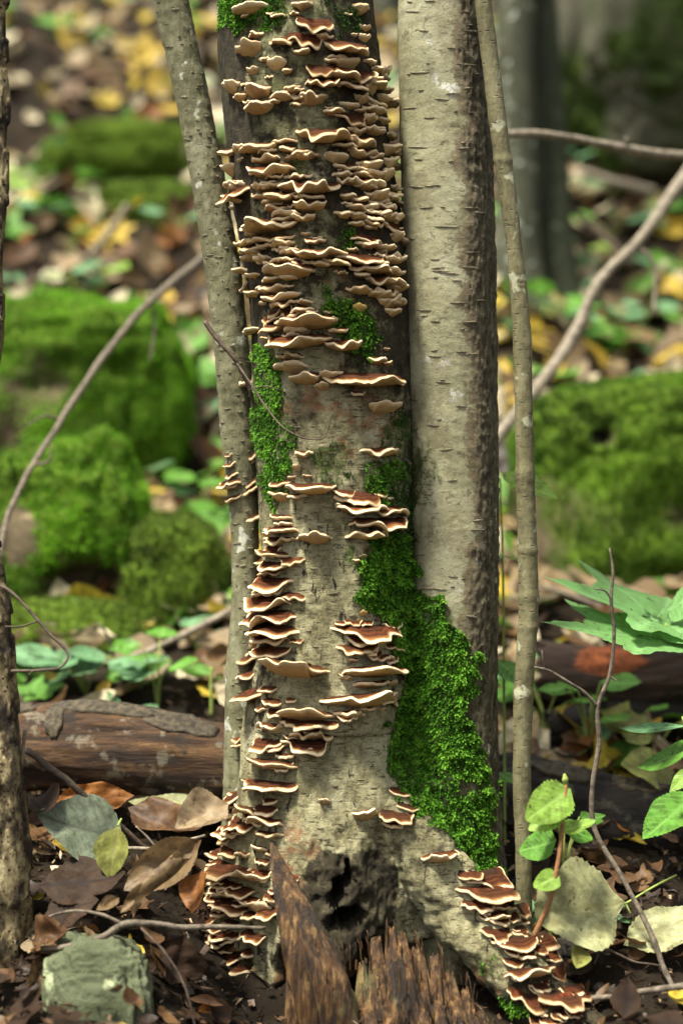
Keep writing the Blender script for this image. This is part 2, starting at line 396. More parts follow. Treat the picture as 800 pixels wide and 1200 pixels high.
# ------------------------------------------------------------------ trunks
SOLIDS = []                                              # for visibility tests
def trunk_mesh(rows, dc, nseg, npy, top_py, ry=None, disp=None, masks=None, extra_top=None):
    """rows: (py, left px, right px[, depth]) of the outline at distance dc; returns verts, faces, per-vertex px, py, theta"""
    rows = sorted(rows); k = np.array(rows, float)
    pys = np.linspace(-70, k[-1, 0], npy)
    if top_py < -70: pys = np.r_[np.linspace(top_py, -75, 24), pys]
    rr = spline(k[:, :3], pys)
    dep = np.interp(pys, k[:, 0], k[:, 3]) if k.shape[1] > 3 else np.full(len(pys), dc)
    cx = (rr[:, 0]+rr[:, 1])/2; rp = (rr[:, 1]-rr[:, 0])/2
    rx = rp/1000*dep/2; r_y = rx.copy() if ry is None else ry(pys, rx)
    C = np.stack([(cx-400)/1000*dep/2, dep-2, .6+(600-pys)/1000*dep/2], -1)
    # theta 0 faces the camera; denser there
    u = np.linspace(-1, 1, nseg, endpoint=False); th = math.pi*(.72*u+.28*u**3)
    D = np.stack([np.sin(th), -np.cos(th), 0*th], -1)
    V = C[:, None]+D[None]*np.stack([rx, r_y, 0*rx], -1)[:, None]
    px = 400+(V[..., 0])/((V[..., 1]+2)/2)*1000; py = 600-(V[..., 2]-.6)/((V[..., 1]+2)/2)*1000
    N = np.stack([np.sin(th)[None]*np.ones_like(px), -np.cos(th)[None]*np.ones_like(px), px*0], -1)
    if disp is not None:
        V = V+N*disp(V, px, py, th[None]*np.ones_like(px))[..., None]
    A = {}
    if masks:
        for n_, f in masks.items(): A[n_] = np.clip(f(V, px, py, th[None]*np.ones_like(px)), 0, 1).ravel()
    F = gridF(len(pys), nseg, True)[:, ::-1]
    return V.reshape(-1, 3), F, A, C

def ell(px, py, cx, cy, rx, ry): return np.clip(1-((px-cx)/rx)**2-((py-cy)/ry)**2, 0, 1)

# --- the dead trunk that carries the brackets
MAIN_ROWS = [(-1500, 235, 395), (-400, 248, 420), (-60, 250, 434), (0, 252, 438), (100, 258, 452), (200, 268, 462), (300, 282, 480), (400, 296, 486), (500, 299, 488),
             (600, 302, 488), (700, 304, 488), (800, 296, 486), (870, 288, 484), (930, 284, 495), (1000, 268, 515), (1060, 254, 530), (1120, 243, 548),
             (1180, 232, 570), (1240, 220, 590), (1330, 205, 620)]
def main_ry(pys, rx): 
    return np.where(pys < 850, rx, np.minimum(rx, .095+.00018*(pys-850)))
def main_disp(V, px, py, th):
    q = V
    d = (fbm(q*np.array([9, 9, 4]), 3, 21)-.5)*.022
    d = d+(fbm(q*np.array([60, 60, 30]), 4, 22)-.5)*.006
    d = d+(fbm(q*np.array([170, 170, 120]), 3, 24)-.5)*.0025
    low = sstep(930, 1150, py)
    d = d+low*(np.sin(th*4.3+.6+2*fbm(q*6, 2, 8))*.020+(fbm(q*np.array([28, 28, 12]), 4, 25)-.5)*.03)
    # the hollow at the foot and the torn-open front below it
    wx = px+(fbm(q*26, 4, 28)-.5)*64; wy = py+(fbm(q*24+7, 4, 29)-.5)*64
    hol = np.maximum.reduce([ell(wx, wy, 397, 1030, 9, 36), ell(wx, wy, 410, 1082, 18, 22)])
    d = d-sstep(0, .5, hol)*.09
    lip = ell(px, py, 405, 1050, 80, 100); d = d+lip*((fbm(q*np.array([50, 50, 26]), 5, 30, .65)-.5)*.032+(np.abs(fbm(q*np.array([70, 70, 40]), 3, 34)-.5)-.15)*-.03)
    opn = ell(wx, wy, 468, 1195, 100, 100); d = d-sstep(0, .5, opn)*.06
    cut = ell(wx, wy, 345, 1185, 26, 80); d = d-sstep(0, .6, cut)*.05
    return np.where(np.cos(th) > -.2, d, d*.3)
TANS = [(405, 470, 55, 55), (440, 640, 30, 30), (430, 500, 60, 50), (408, 325, 40, 30), (470, 960, 40, 25), (330, 460, 40, 40), (590, 1150, 60, 30), (350, 1010, 30, 60)]
MOSS = [  # (outline in the photo, fronds per mm2, frond length, dark)
 ([(414, 668), (430, 642), (455, 618), (478, 636), (486, 690), (520, 705), (546, 740), (558, 790), (547, 830), (566, 880), (579, 930), (583, 1025), (552, 1017), (524, 985), (494, 957), (450, 905), (456, 860), (478, 800), (458, 735), (425, 702)], .20, .011, 0),
 ([(300, 404), (322, 410), (334, 470), (343, 520), (336, 575), (322, 604), (304, 572), (296, 480)], .22, .008, 0),
 ([(248, -20), (334, -20), (336, 25), (312, 42), (280, 40), (254, 26)], .2, .008, 0),
 ([(384, -20), (424, -20), (418, 45), (396, 50)], .14, .007, 1),
 ([(374, 332), (400, 348), (430, 362), (446, 398), (432, 422), (406, 412), (384, 372)], .18, .009, 0),
 ([(400, 262), (420, 268), (422, 296), (400, 298)], .18, .008, 0),
 ([(424, 542), (462, 538), (470, 585), (440, 590), (426, 575)], .18, .009, 0),
 ([(446, 500), (480, 480), (486, 640), (466, 640), (462, 560)], .10, .008, 1),
 ([(362, 528), (404, 518), (412, 560), (380, 572)], .10, .005, 1),
 ([(405, 398), (440, 395), (438, 440), (410, 430)], .10, .007, 1),
 ([(338, 188), (356, 190), (354, 212), (340, 212)], .16, .007, 0),
 ([(560, 1160), (600, 1164), (622, 1182), (600, 1205), (566, 1195)], .14, .008, 0),
 ([(566, 1122), (594, 1126), (590, 1146), (570, 1142)], .10, .006, 0),
 ([(272, 1128), (288, 1126), (286, 1168), (272, 1170)], .12, .007, 0),
 ([(470, 480), (500, 530), (512, 545), (500, 580), (480, 590)], .05, .005, 1),
 ([(300, 250), (312, 255), (308, 275), (298, 270)], .08, .006, 1),
 ([(404, 640), (416, 640), (412, 662), (402, 655)], .1, .006, 0),
]
def mossmask(px, py):
    r = np.zeros(px.shape)
    for poly, *_ in MOSS: r = np.maximum(r, inpoly(px, py, poly)*1.0)
    return r
def main_dirt_shade(V, px, py, th):
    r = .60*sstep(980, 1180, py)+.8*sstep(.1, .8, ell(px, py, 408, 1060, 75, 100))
    r = r-.12*sstep(560, 640, py)*sstep(1010, 950, py)+.45*ell(px, py, 335, 860, 60, 230)+.40*ell(px, py, 470, 1000, 60, 60)+.5*sstep(.5, 1.2, np.abs(th))*sstep(1000, 700, py)  # darker toward the trunk's sides and in two patches, slightly paler mid-trunk
    r = r+.44*sstep(470, 330, py)+.4*ell(px, py, 430, 440, 70, 60)+.35*ell(px, py, 440, 200, 60, 260)  # upper bark: its own dark tone plus shadow gaps among brackets, painted in
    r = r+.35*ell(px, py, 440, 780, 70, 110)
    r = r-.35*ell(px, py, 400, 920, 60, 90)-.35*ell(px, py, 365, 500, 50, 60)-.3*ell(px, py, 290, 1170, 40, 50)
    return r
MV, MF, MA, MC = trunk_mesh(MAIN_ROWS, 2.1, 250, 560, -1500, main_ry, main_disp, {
    'dirt_shade': main_dirt_shade,
    'tan': lambda V, px, py, th: np.maximum.reduce([sstep(0, .6, ell(px, py, *t)) for t in TANS]),
    'mossy': lambda V, px, py, th: mossmask(px, py)+.45*sstep(480, 300, py)+.2*sstep(400, 100, py)*sstep(0, -.8, th),
    'wood': lambda V, px, py, th: sstep(.25, .5, np.maximum(ell(px, py, 470, 1195, 110, 115), ell(px, py, 340, 1175, 30, 90)))})
tree_main = empty('dead_tree', (0.0, .1, .02), 'dead moss-patched birch trunk covered in shelves of bracket fungi, torn open at its foot', 'tree')
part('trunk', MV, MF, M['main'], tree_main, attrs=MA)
B_MAIN = bvh_of(MV, MF)
# its spreading root, running forward and out
def root_mesh(keys, nseg, nu, seed):
    k_ = np.array([(*P(*q[:3]), q[3]/1000) for q in keys]); t = np.linspace(0, 1, len(k_)); q = np.linspace(0, 1, nu)
    C = spline(np.c_[t, k_], q); r = C[:, 3]; C = C[:, :3]
    T = np.gradient(C, axis=0); T /= np.linalg.norm(T, axis=1)[:, None]
    A = np.cross(T, [0, 1, 0.]); A /= np.linalg.norm(A, axis=1)[:, None]; B = np.cross(A, T)
    th = np.linspace(0, 2*math.pi, nseg, endpoint=False)
    D = np.cos(th)[None, :, None]*A[:, None]+np.sin(th)[None, :, None]*B[:, None]
    V = C[:, None]+D*r[:, None, None]
    V = V+D*((fbm(V*14, 3, seed)-.5)*.028+(fbm(V*60, 4, seed+1)-.5)*.009+(fbm(V*170, 3, seed+2)-.5)*.003)[..., None]
    F = gridF(nu, nseg, True)
    px = 400+V[..., 0]/((V[..., 1]+2)/2)*1000; py = 600-(V[..., 2]-.6)/((V[..., 1]+2)/2)*1000
    at = {'dirt_shade': (.30+.5*sstep(1100, 1210, py)+.35*(fbm(V*16, 2, 4)-.5)-.35*ell(px, py, 560, 1090, 60, 90)).ravel(), 'tan': sstep(0, .5, ell(px, py, 590, 1160, 50, 40)).ravel(), 'mossy': 0*px.ravel(), 'wood': 0*px.ravel()}
    return V.reshape(-1, 3), F, at
RV, RF, RA = root_mesh([(450, 905, 2.07, 46), (482, 975, 2.035, 44), (524, 1042, 2.01, 42), (574, 1105, 1.985, 41), (628, 1165, 1.95, 42), (690, 1240, 1.91, 46), (740, 1300, 1.88, 40)], 90, 200, 81)
part('root', RV, RF, M['main'], tree_main, attrs=RA)
B_ROOT = bvh_of(RV, RF)

# --- the smooth birch beside it
BIRCH_ROWS = [(-1500, 476, 572), (-400, 470, 568), (0, 466, 572), (200, 470, 579), (400, 473, 582), (600, 479, 584), (760, 481, 583), (880, 478, 584), (960, 478, 588), (1040, 474, 596), (1200, 466, 610)]
def birch_rough(V, px, py, th):
    b = np.interp(py, [-100, 0, 150, 300, 420, 520, 640, 760, 900], [528, 530, 538, 543, 545, 546, 550, 538, 528])
    b = b+26*(fbm(V*np.array([6, 6, 11]), 3, 31)-.5)+22*(fbm(V*np.array([20, 20, 60]), 3, 33)-.5)
    return sstep(-34, 42, px-b)+.8*sstep(1.5, 1.9, np.abs(th))+.5*ell(px, py, 482, 560, 22, 75)+.45*ell(px, py, 478, 470, 16, 50)
def birch_disp(V, px, py, th):
    rm = sstep(.5, .8, birch_rough(V, px, py, th))
    d = (fbm(V*np.array([8, 8, 5]), 3, 41)-.5)*.010+(fbm(V*np.array([50, 50, 110]), 3, 42)-.5)*.0016
    fis = 1-np.abs(fbm(V*np.array([150, 150, 60]), 4, 43)-.5)*2
    return d+rm*((fis-.85)*.005+(fbm(V*np.array([190, 190, 150]), 3, 45)-.5)*.003)
BV, BF, BA, BC = trunk_mesh(BIRCH_ROWS, 2.085, 190, 540, -1500, None, birch_disp, {'rough': birch_rough, 'mossy': lambda V, px, py, th: mossmask(px, py)+.5*ell(px, py, 500, 540, 16, 35)})
tree_birch = empty('birch_tree', tuple(BC[-1]), 'smooth pale birch trunk with brown fissured bark down one side', 'tree')
part('trunk', BV, BF, M['birch'], tree_birch, attrs=BA)
B_BIRCH = bvh_of(BV, BF)

# --- slim grey stem
STEM_ROWS = [(-1500, -60, -26), (-400, 108, 148), (0, 178, 222), (100, 201, 243), (200, 222, 262), (300, 238, 279), (400, 250, 292), (500, 258, 299), (600, 268, 303), (700, 271, 304), (800, 264, 301), (900, 262, 300), (1000, 258, 302), (1100, 252, 300), (1200, 245, 300)]
def stem_disp(V, px, py, th):
    return (fbm(V*np.array([12, 12, 7]), 3, 51)-.5)*.007+(fbm(V*np.array([90, 90, 130]), 3, 52)-.5)*.0022
SV, SF, SA, SC = trunk_mesh(STEM_ROWS, 2.13, 80, 460, -1500, None, stem_disp)
tree_stem = empty('slim_tree', tuple(SC[-1]), 'slim grey-green stem leaning against the fungus-covered trunk', 'tree')
part('trunk', SV, SF, M['stem'], tree_stem, attrs=SA)
B_STEM = bvh_of(SV, SF)
# --- thin sapling
SAP_ROWS = [(-1500, 420, 434), (-400, 512, 528), (0, 556, 575), (150, 574, 594), (300, 594, 613), (400, 601, 622), (480, 603, 624), (560, 604, 626), (640, 607, 629), (700, 608, 631), (800, 602, 626), (900, 600, 622), (1000, 604, 622), (1100, 606, 624), (1180, 604, 628)]
def sap_disp(V, px, py, th):
    node = sum(np.exp(-((py-k)/5)**2) for k in (187, 552, 560, 700, 735, 815, 645))
    return (fbm(V*np.array([12, 12, 9]), 3, 61)-.5)*.004+(fbm(V*np.array([120, 120, 160]), 3, 62)-.5)*.0012+node*.0012
PV, PF, PA, PC = trunk_mesh(SAP_ROWS, 2.03, 48, 420, -1500, None, sap_disp)
tree_sap = empty('sapling', tuple(PC[-1]), 'thin bare sapling stem rising in front of the birch edge', 'sapling')
part('trunk', PV, PF, M['sapling'], tree_sap)
# --- flaky trunk at the picture's edge
FL_ROWS = [(-1500, -30, -8), (-400, -14, 2), (0, -10, 11), (60, -9, 9), (140, -8, 11), (230, -9, 8), (300, -9, 6), (380, -14, 3), (450, -22, -3), (550, -26, -4), (650, -20, 0), (720, -20, 12), (800, -22, 19), (900, -26, 28), (1000, -28, 34), (1100, -30, 36), (1200, -34, 38), (1300, -40, 46)]
def fl_disp(V, px, py, th):
    return (fbm(V*np.array([30, 30, 18]), 4, 71)-.5)*.012+np.where(fbm(V*np.array([70, 70, 30]), 3, 72) > .52, .0022, -.0014)
FV, FF, FA, FC = trunk_mesh(FL_ROWS, 1.97, 60, 460, -1500, None, fl_disp)
tree_fl = empty('flaky_tree', tuple(FC[-1]), 'narrow dark trunk with flaking olive bark beside the mossy stone', 'tree')
part('trunk', FV, FF, M['flaky'], tree_fl)
# --- far trees on the slope
def far_tree(name, rows, d, mat, label, dv=.02):
    f = lambda V, px, py, th: (fbm(V*np.array([9, 9, 4]), 4, int(d*10))-.5)*dv
    V, F, A, C = trunk_mesh(rows, d, 40, 90, -2500, None, f)
    t = empty(name, tuple(C[-1]), label, 'tree', 'trees on the slope'); part('trunk', V, F, mat, t); SOLIDS.append((V, F))
far_tree('forest_tree', [(-2500, 560, 590), (-500, 575, 612), (0, 580, 624), (200, 582, 626), (330, 572, 640), (440, 552, 660)], 4.2, M['far_bark'], 'grey lichen-spotted trunk on the slope behind the birch')
far_tree('forest_tree', [(-2500, 600, 615), (-500, 606, 640), (0, 618, 650), (150, 624, 662), (300, 622, 675), (440, 610, 700)], 4.3, M['far_green'], 'dark mossy trunk on the slope beside the lichen-spotted one')
far_tree('forest_tree', [(-2500, 410, 440), (-500, 425, 460), (0, 432, 470), (150, 438, 478), (300, 430, 490)], 6.4, M['far_bark'], 'blurred pale trunk far up the slope behind the gap between trunks')
for a in ((MV, MF), (RV, RF), (BV, BF), (SV, SF), (PV, PF), (FV, FF)): SOLIDS.append(a)

# --- lenticels on the smooth bark: short raised corky dashes
def lenticels(bvh, parent, n, x0, x1, y0, y1, wmin, wmax, seed, keep):
    r = random.Random(seed); out = []
    while len(out) < n:
        px, py = r.uniform(x0, x1), r.uniform(y0, y1)
        if not keep(px, py): n -= .2; continue
        w = r.uniform(wmin, wmax)*(1 if r.random() < .75 else 1.7); hgt = r.uniform(.0009, .0017); rows = []
        k = 7; ok = True; sl = r.uniform(-.06, .06)
        for i in range(k):
            u = i/(k-1)*2-1
            h = bvh.ray_cast(CAM, ray(px+u*w/2, py+sl*u*w))
            if h[0] is None: ok = False; break
            p, nn = h[0], h[1]
            if nn.dot(ray(px, py)) > 0: nn = -nn
            e = (1-u*u)**.5+.12; jit = r.uniform(.6, 1.3)
            rows.append((p-Vector((0, 0, hgt*e*jit))-nn*.0003, p+nn*.0011*e, p+Vector((0, 0, hgt*e*jit))-nn*.0003))
        if not ok: continue
        out.append((np.array([tuple(v) for q in rows for v in q]), gridF(k, 3)))
    V, F = merge(out)
    part('lenticels', V, F, M['lenticel'], parent, kind='stuff')
lenticels(B_BIRCH, tree_birch, 80, 476, 565, -60, 730, 4, 20, 3, lambda x, y: True)
lenticels(B_STEM, tree_stem, 150, 182, 300, -60, 930, 2.5, 6, 4, lambda x, y: True)
lenticels(B_MAIN, tree_main, 60, 340, 460, 470, 1000, 4, 12, 5, lambda x, y: True)

# ------------------------------------------------------------------ moss
def frond(p, n, L, r, tone, out):
    """one feathery moss shoot: a bent strip with pairs of pointed leaflets"""
    t = Vector((r.gauss(0, 1), r.gauss(0, 1), r.gauss(0, 1))); t = (t-n*t.dot(n)).normalized()
    dirn = (n*r.uniform(.5, 1.1)+t*r.uniform(.2, 1.0)+Vector((0, 0, -.05))).normalized()
    side = dirn.cross(Vector((r.gauss(0, 1), r.gauss(0, 1), r.gauss(0, 1))))
    side = side.normalized() if side.length > 1e-4 else t
    V, F, T = out
    k = 4; prev = p-n*.001
    for i in range(1, k+1):
        u = i/k
        q = p+dirn*(L*u)+Vector((0, 0, -L*.30*u*u))
        w = L*(.50-.26*u)
        for s in (-1, 1):
            b = len(V)
            tip = q+side*(s*w)+dirn*(L*.06)+n*(L*r.uniform(-.1, .15))
            V.extend((tuple(prev-dirn*(L*.05)), tuple(q+dirn*(L*.05)), tuple(tip))); F.append((b, b+1, b+2)); tt = min(1, max(0, tone+.34*(u-.5)+r.uniform(-.16, .16))); T.extend((tt, tt, tt))
        prev = q
def moss_patch(poly, dens, L, dark, idx):
    r = random.Random(100+idx); xs_ = [p[0] for p in poly]; ys_ = [p[1] for p in poly]
    n = int((max(xs_)-min(xs_))*(max(ys_)-min(ys_))*dens*4.0); L *= .42
    X_ = np.array([r.uniform(min(xs_)-5, max(xs_)+5) for _ in range(n)]); Y_ = np.array([r.uniform(min(ys_)-5, max(ys_)+5) for _ in range(n)])
    nz = fbm(np.stack([X_/22, Y_/22, X_*0+idx], -1), 3, 3); fine = fbm(np.stack([X_/9, Y_/9, X_*0+idx], -1), 3, 13)
    jx = (fbm(np.stack([X_/14, Y_/14, X_*0], -1), 3, 4)-.5)*38; jy = (fbm(np.stack([X_/14, Y_/14, X_*0+9], -1), 3, 4)-.5)*38
    ins = inpoly(X_+jx, Y_+jy, poly)
    outs = {}
    for x, y, ok, a, b in zip(X_, Y_, ins, nz, fine):
        if not ok or a < (.18 if idx == 0 else .30) or (a < (.30 if idx == 0 else .40) and r.random() < .5): continue
        h1 = B_MAIN.ray_cast(CAM, ray(x, y)); h3 = B_ROOT.ray_cast(CAM, ray(x, y))
        if h3[0] is not None and (h1[0] is None or h3[3] < h1[3]): h1 = h3
        h2 = B_BIRCH.ray_cast(CAM, ray(x, y))
        d1 = h1[3] if h1[0] else 9; d2 = h2[3] if h2[0] else 9
        h = h1 if d1 <= d2 else h2
        if h[0] is None: continue
        nn = h[1]
        if nn.dot(ray(x, y)) > 0: nn = -nn
        key = 0 if d1 <= d2 else 1
        puff = (b-.42)*.013 if L > .0036 else (b-.45)*.006
        frond(h[0]+nn*max(0, puff), nn, L*r.uniform(.55, 1.2), r, -.12+1.1*b+r.uniform(-.18, .22), outs.setdefault(key, ([], [], [])))
    for key, (V, F, T) in outs.items():
        o = part('moss', np.array(V), np.array(F), M['moss_dark' if dark else 'moss'], (tree_main, tree_birch)[key], False, {'tone': np.array(T)}, 'stuff')
for i, a in enumerate(MOSS): moss_patch(*a, i)

# ------------------------------------------------------------------ torn wood at the foot
def shard(path, widths, thick, seed, nu=60, nv=14, jag=.0):
    """a splinter of wood along world points, ridged along its grain"""
    p = np.array([tuple(q) for q in path], float); t = np.linspace(0, 1, len(p)); q = np.linspace(0, 1, nu)
    C = spline(np.c_[t, p], q) if len(p) > 2 else np.stack([np.interp(q, t, p[:, k]) for k in range(3)], -1)
    W = np.interp(q, np.linspace(0, 1, len(widths)), widths)
    ph = np.linspace(0, 2*math.pi, nv*2, endpoint=False)
    prof = np.stack([np.cos(ph), np.sign(np.sin(ph))*np.abs(np.sin(ph))**.7], -1)
    A_ = np.array([1, 0, .0]); B_ = np.array([0, -1, .15])
    V = C[:, None]+prof[None, :, :1]*W[:, None, None]*A_+prof[None, :, 1:]*(thick*(W/W.max()*.7+.3))[:, None, None]*B_
    g_ = fbm(np.stack([prof[None, :, 0]*9+q[:, None]*0+seed*7, prof[None, :, 1]*3+q[:, None]*0, q[:, None]*2.2+prof[None, :, 0]*0], -1), 4, seed)-.5
    V = V+(V-C[:, None])*g_[..., None]*1.1
    V = V+((fbm(V*np.array([120, 120, 25]), 3, seed)-.5)*.006)[..., None]*np.array([0, -1, 0])
    if jag: V[-1] += np.array([0, 0, 1])*(np.array([random.Random(seed+k).uniform(-1, 1) for k in range(nv*2)])*jag)[:, None]
    Fq = [tuple(f) for f in gridF(nu, nv*2, True)]+[tuple(range(nv*2))[::-1], tuple(range((nu-1)*nv*2, nu*nv*2))]
    return V.reshape(-1, 3), Fq
def wood_shard(path, widths, thick, seed, jag=.006):
    V, F = shard(path, widths, thick, seed, jag=jag); part('wood_shard', V, F, M['wood'], tree_main)
wood_shard([P(404, 1260, 1.93), P(376, 1150, 1.92), P(346, 1070, 1.935), P(318, 988, 1.975)], [.044, .034, .019, .002], .016, 3, .001)
wood_shard([P(360, 1260, 1.925), P(352, 1180, 1.93), P(342, 1085, 1.95)], [.022, .017, .004], .012, 4)
wood_shard([P(425, 1260, 1.94), P(404, 1180, 1.945), P(384, 1120, 1.965)], [.022, .017, .004], .012, 12)
for k_, (x0, x1, y1, w_) in enumerate([(432, 424, 1128, 13), (452, 440, 1102, 15), (474, 458, 1088, 13), (492, 470, 1096, 11), (508, 488, 1112, 14), (530, 508, 1122, 12), (548, 526, 1142, 12), (566, 544, 1160, 10), (462, 454, 1150, 9), (500, 494, 1160, 10), (442, 432, 1170, 9), (522, 514, 1172, 9), (580, 562, 1185, 9)]):
    dd = 1.95-.004*(k_ % 4)-(.02 if k_ > 7 else 0)
    wood_shard([P(x0, 1265, dd-.02), P((x0+x1)/2, (1265+y1)/2, dd-.012), P(x1, y1, dd+.02)], [w_/800, w_/900, w_/2600], .012, 20+k_, .006)

fb = random.Random(9); fp = []
for k_ in range(170):
    x_ = fb.uniform(420, 575) if k_ < 130 else fb.uniform(345, 420); y_ = fb.uniform(1095, 1215); dd = fb.uniform(1.895, 1.965)
    if x_ > 500 and y_ < 1085+(x_-480)*.9: continue
    h_ = fb.uniform(.006, .03); lean = fb.uniform(-.35, .15); b_ = np.array(P(x_, y_, dd)); w_ = fb.uniform(.0006, .0018)
    t_ = b_+np.array([lean*h_, fb.uniform(-.4, .1)*h_, h_]); q_ = np.array([[w_, 0, 0], [-w_*.5, w_, 0], [-w_*.5, -w_, 0]])
    fp.append((np.concatenate([b_+q_-np.array([0, 0, h_*.6]), b_*.5+t_*.5+q_*.8, [t_]]), [(0, 1, 4, 3), (1, 2, 5, 4), (2, 0, 3, 5), (3, 4, 6), (4, 5, 6), (5, 3, 6)]))
V, F = merge(fp); part('wood_fibres', V, F, M['wood'], tree_main, kind='stuff')

# ------------------------------------------------------------------ bracket fungi
Z = 800/260.
LISTS = [((240, 0), [(165,20,110,35),(150,52,40,18),(350,15,60,35),(555,25,60,40),(400,75,130,-25),(435,125,60,25),(290,140,90,22),(365,130,130,-36),(160,165,95,52),(345,175,60,20),(500,165,160,35),
 (258,222,55,40),(172,250,40,30),(297,252,40,25),(505,218,80,40),(430,240,120,-25),(520,260,160,25),(655,255,70,62),(425,292,110,22),(530,300,120,20),(600,305,50,45),(102,305,60,45),(195,318,105,42),
 (318,318,55,30),(130,345,50,25),(280,342,80,25),(378,345,95,38),(200,382,110,45),(332,370,45,15),(165,365,50,20),(565,352,55,40),(635,350,55,35),(520,375,60,25),(462,395,70,22),(600,390,70,30),
 (525,415,100,-25),(590,420,60,30),(640,430,50,25),(545,445,60,25),(548,468,55,30),(600,465,80,30),(430,485,175,45),(525,490,50,20),(285,503,80,15),(200,520,130,28),(300,530,60,15),(560,510,100,38),
 (475,560,80,35),(565,550,100,40),(650,530,70,45),(590,595,95,55),(660,580,60,42),(650,620,60,38),(220,567,100,28),(300,570,30,18),(100,605,70,50),(235,610,150,42),(250,630,60,15),(590,660,100,40),
 (620,700,90,42),(90,665,70,22),(120,690,130,-30),(85,710,60,30),(90,750,40,25),(230,663,90,22),(370,668,165,42),(195,700,60,18),(270,700,120,25),(235,725,60,20),(370,735,110,35),(260,745,80,20),
 (300,765,90,22),(280,785,80,20),(550,715,80,30),(545,745,70,25),(590,745,80,35),(550,775,60,25),(640,730,60,30),(670,700,60,30),(630,770,90,38),(680,780,60,38),(570,95,45,25),(570,130,45,25),(535,125,25,20)]),
 ((240, 240), [(225,65,170,35),(245,115,125,18),(165,130,45,18),(230,137,80,14),(185,158,115,25),(170,185,60,25),(215,190,60,28),(205,207,30,12),(365,103,30,15),(310,165,60,20),(400,165,160,30),(300,230,150,48),
 (300,255,60,15),(370,203,40,10),(145,230,60,18),(180,250,50,18),(150,285,90,-38),(245,300,100,35),(180,315,60,25),(275,328,115,32),(310,293,30,15),(288,350,90,15),(340,365,60,-10),(250,385,60,-18),
 (320,385,80,-15),(380,383,50,12),(240,403,90,-20),(370,410,180,40),(445,388,40,20),(460,415,40,25),(260,440,110,25),(475,450,60,20),(340,452,60,15),(330,490,195,42),(505,502,115,36),(218,485,25,22),
 (310,540,85,20),(312,575,100,28),(365,622,105,40),(450,610,70,36),(425,650,50,25),(585,630,240,42),(645,722,110,42),(550,678,50,10),(620,555,60,18),(660,570,35,15),(653,520,18,12),(145,640,60,20),
 (600,60,100,20),(590,40,90,20),(660,40,80,25),(680,75,90,-25),(585,118,100,-18),(640,150,80,35),(690,110,50,38),(560,195,140,30),(600,225,130,28),(420,205,90,20),(470,200,100,20),(660,190,80,30),
 (670,235,60,30),(490,240,40,15),(640,270,120,28),(560,300,80,25),(640,315,90,34),(685,275,40,28),(675,345,60,18),(675,382,55,32),(555,370,45,33,'y'),(620,180,60,20)]),
 ((230, 480), [(82,160,28,-12),(82,200,48,-14),(88,240,40,-14),(65,268,75,-20),(70,290,50,-12),(82,320,55,-20),(200,165,50,-25),(205,185,25,-14),(195,265,50,-22),(195,290,60,-20),(205,385,100,-22),
 (665,148,135,34),(385,158,65,26),(362,208,30,28),(345,245,30,14),(300,262,80,-18),(410,280,160,42),(305,308,70,33),(365,310,60,18),(400,240,30,12),(535,295,80,-15),(590,315,160,-32),(660,300,60,-15),
 (520,345,40,22),(600,355,170,36),(690,360,140,22),(650,410,200,34),(620,445,140,28),(690,320,40,15),(430,455,115,42),(305,385,85,14),(320,410,70,10),(315,430,130,18),(255,450,40,16),(300,468,110,14),
 (360,468,30,10),(280,515,120,16),(345,540,95,-18),(230,515,30,16),(290,558,120,-16),(270,582,90,-15),(280,620,180,-24),(262,655,110,-16),(275,690,185,-26),(270,745,210,-30),(280,790,205,-24),
 (575,548,30,26),(600,735,28,20,'y'),(600,530,26,22)]),
 ((230, 720), [(265,82,155,-16),(275,130,150,-22),(150,110,100,-32),(145,150,140,-44),(165,210,130,-32),(350,180,215,55),(205,290,165,-32),(240,340,60,-18),(390,350,185,40),(410,400,160,24),(270,405,100,28),
 (410,432,130,22),(350,440,30,12),(395,470,155,-28),(255,470,120,-32),(150,445,60,-18),(150,470,60,-14),(270,535,165,36),(260,620,165,26),(180,605,30,10),(415,490,80,12),(610,30,50,-16),(625,60,220,-32),
 (660,90,65,40),(715,115,80,-30),(575,120,135,-28),(565,165,40,12),(665,158,90,28),(640,195,235,38),(545,230,40,12),(630,245,130,28),(705,248,40,26),(610,295,245,50),(550,360,100,38),(620,342,50,18),
 (665,345,30,20),(780,265,40,12),(460,675,38,28),(610,718,80,36),(740,645,60,-20),(725,730,125,-28),(770,700,70,-24),(710,760,70,12)]),
 ((200, 920), [(220,45,130,-42),(190,95,80,-25),(305,92,130,26),(345,130,125,26),(240,160,110,-33),(355,178,90,24),(200,195,80,-33),(320,228,50,16),(210,242,80,-22),(265,252,55,22),(170,265,70,-28),(130,325,90,-33),
 (220,305,160,-33),(300,325,120,33),(190,360,70,-25),(175,385,60,-20),(255,380,130,-28),(90,430,70,-22),(230,435,150,-26),(330,440,65,36),(120,480,100,-28),(225,495,75,-15),(440,335,45,-18),(190,545,100,-25),
 (180,590,90,-33),(210,630,90,-33),(160,710,90,-28),(165,750,130,-22),(180,790,35,-10),(150,820,40,-18),(180,460,60,-20),(170,655,40,-20)]),
 ((440, 920), [(395,345,170,-40),(345,330,80,-25),(480,335,60,-28),(400,385,200,-33),(370,435,110,-25),(450,445,55,16),(440,475,80,18),(520,430,90,-33),(525,460,90,-25),(550,490,50,-15),(445,545,100,-32),(510,575,130,-32),
 (600,570,130,-33),(625,625,90,-28),(590,600,60,-18),(560,675,165,32),(660,690,70,-40),(680,655,50,-20),(525,760,80,-28),(590,800,110,-40),(610,745,60,-20),(690,775,160,-36),(710,745,80,-20),(755,795,60,-28),
 (720,830,60,-32),(670,845,60,-25),(600,855,80,-20),(235,260,115,38),(325,190,80,-28),(285,660,50,22)])]
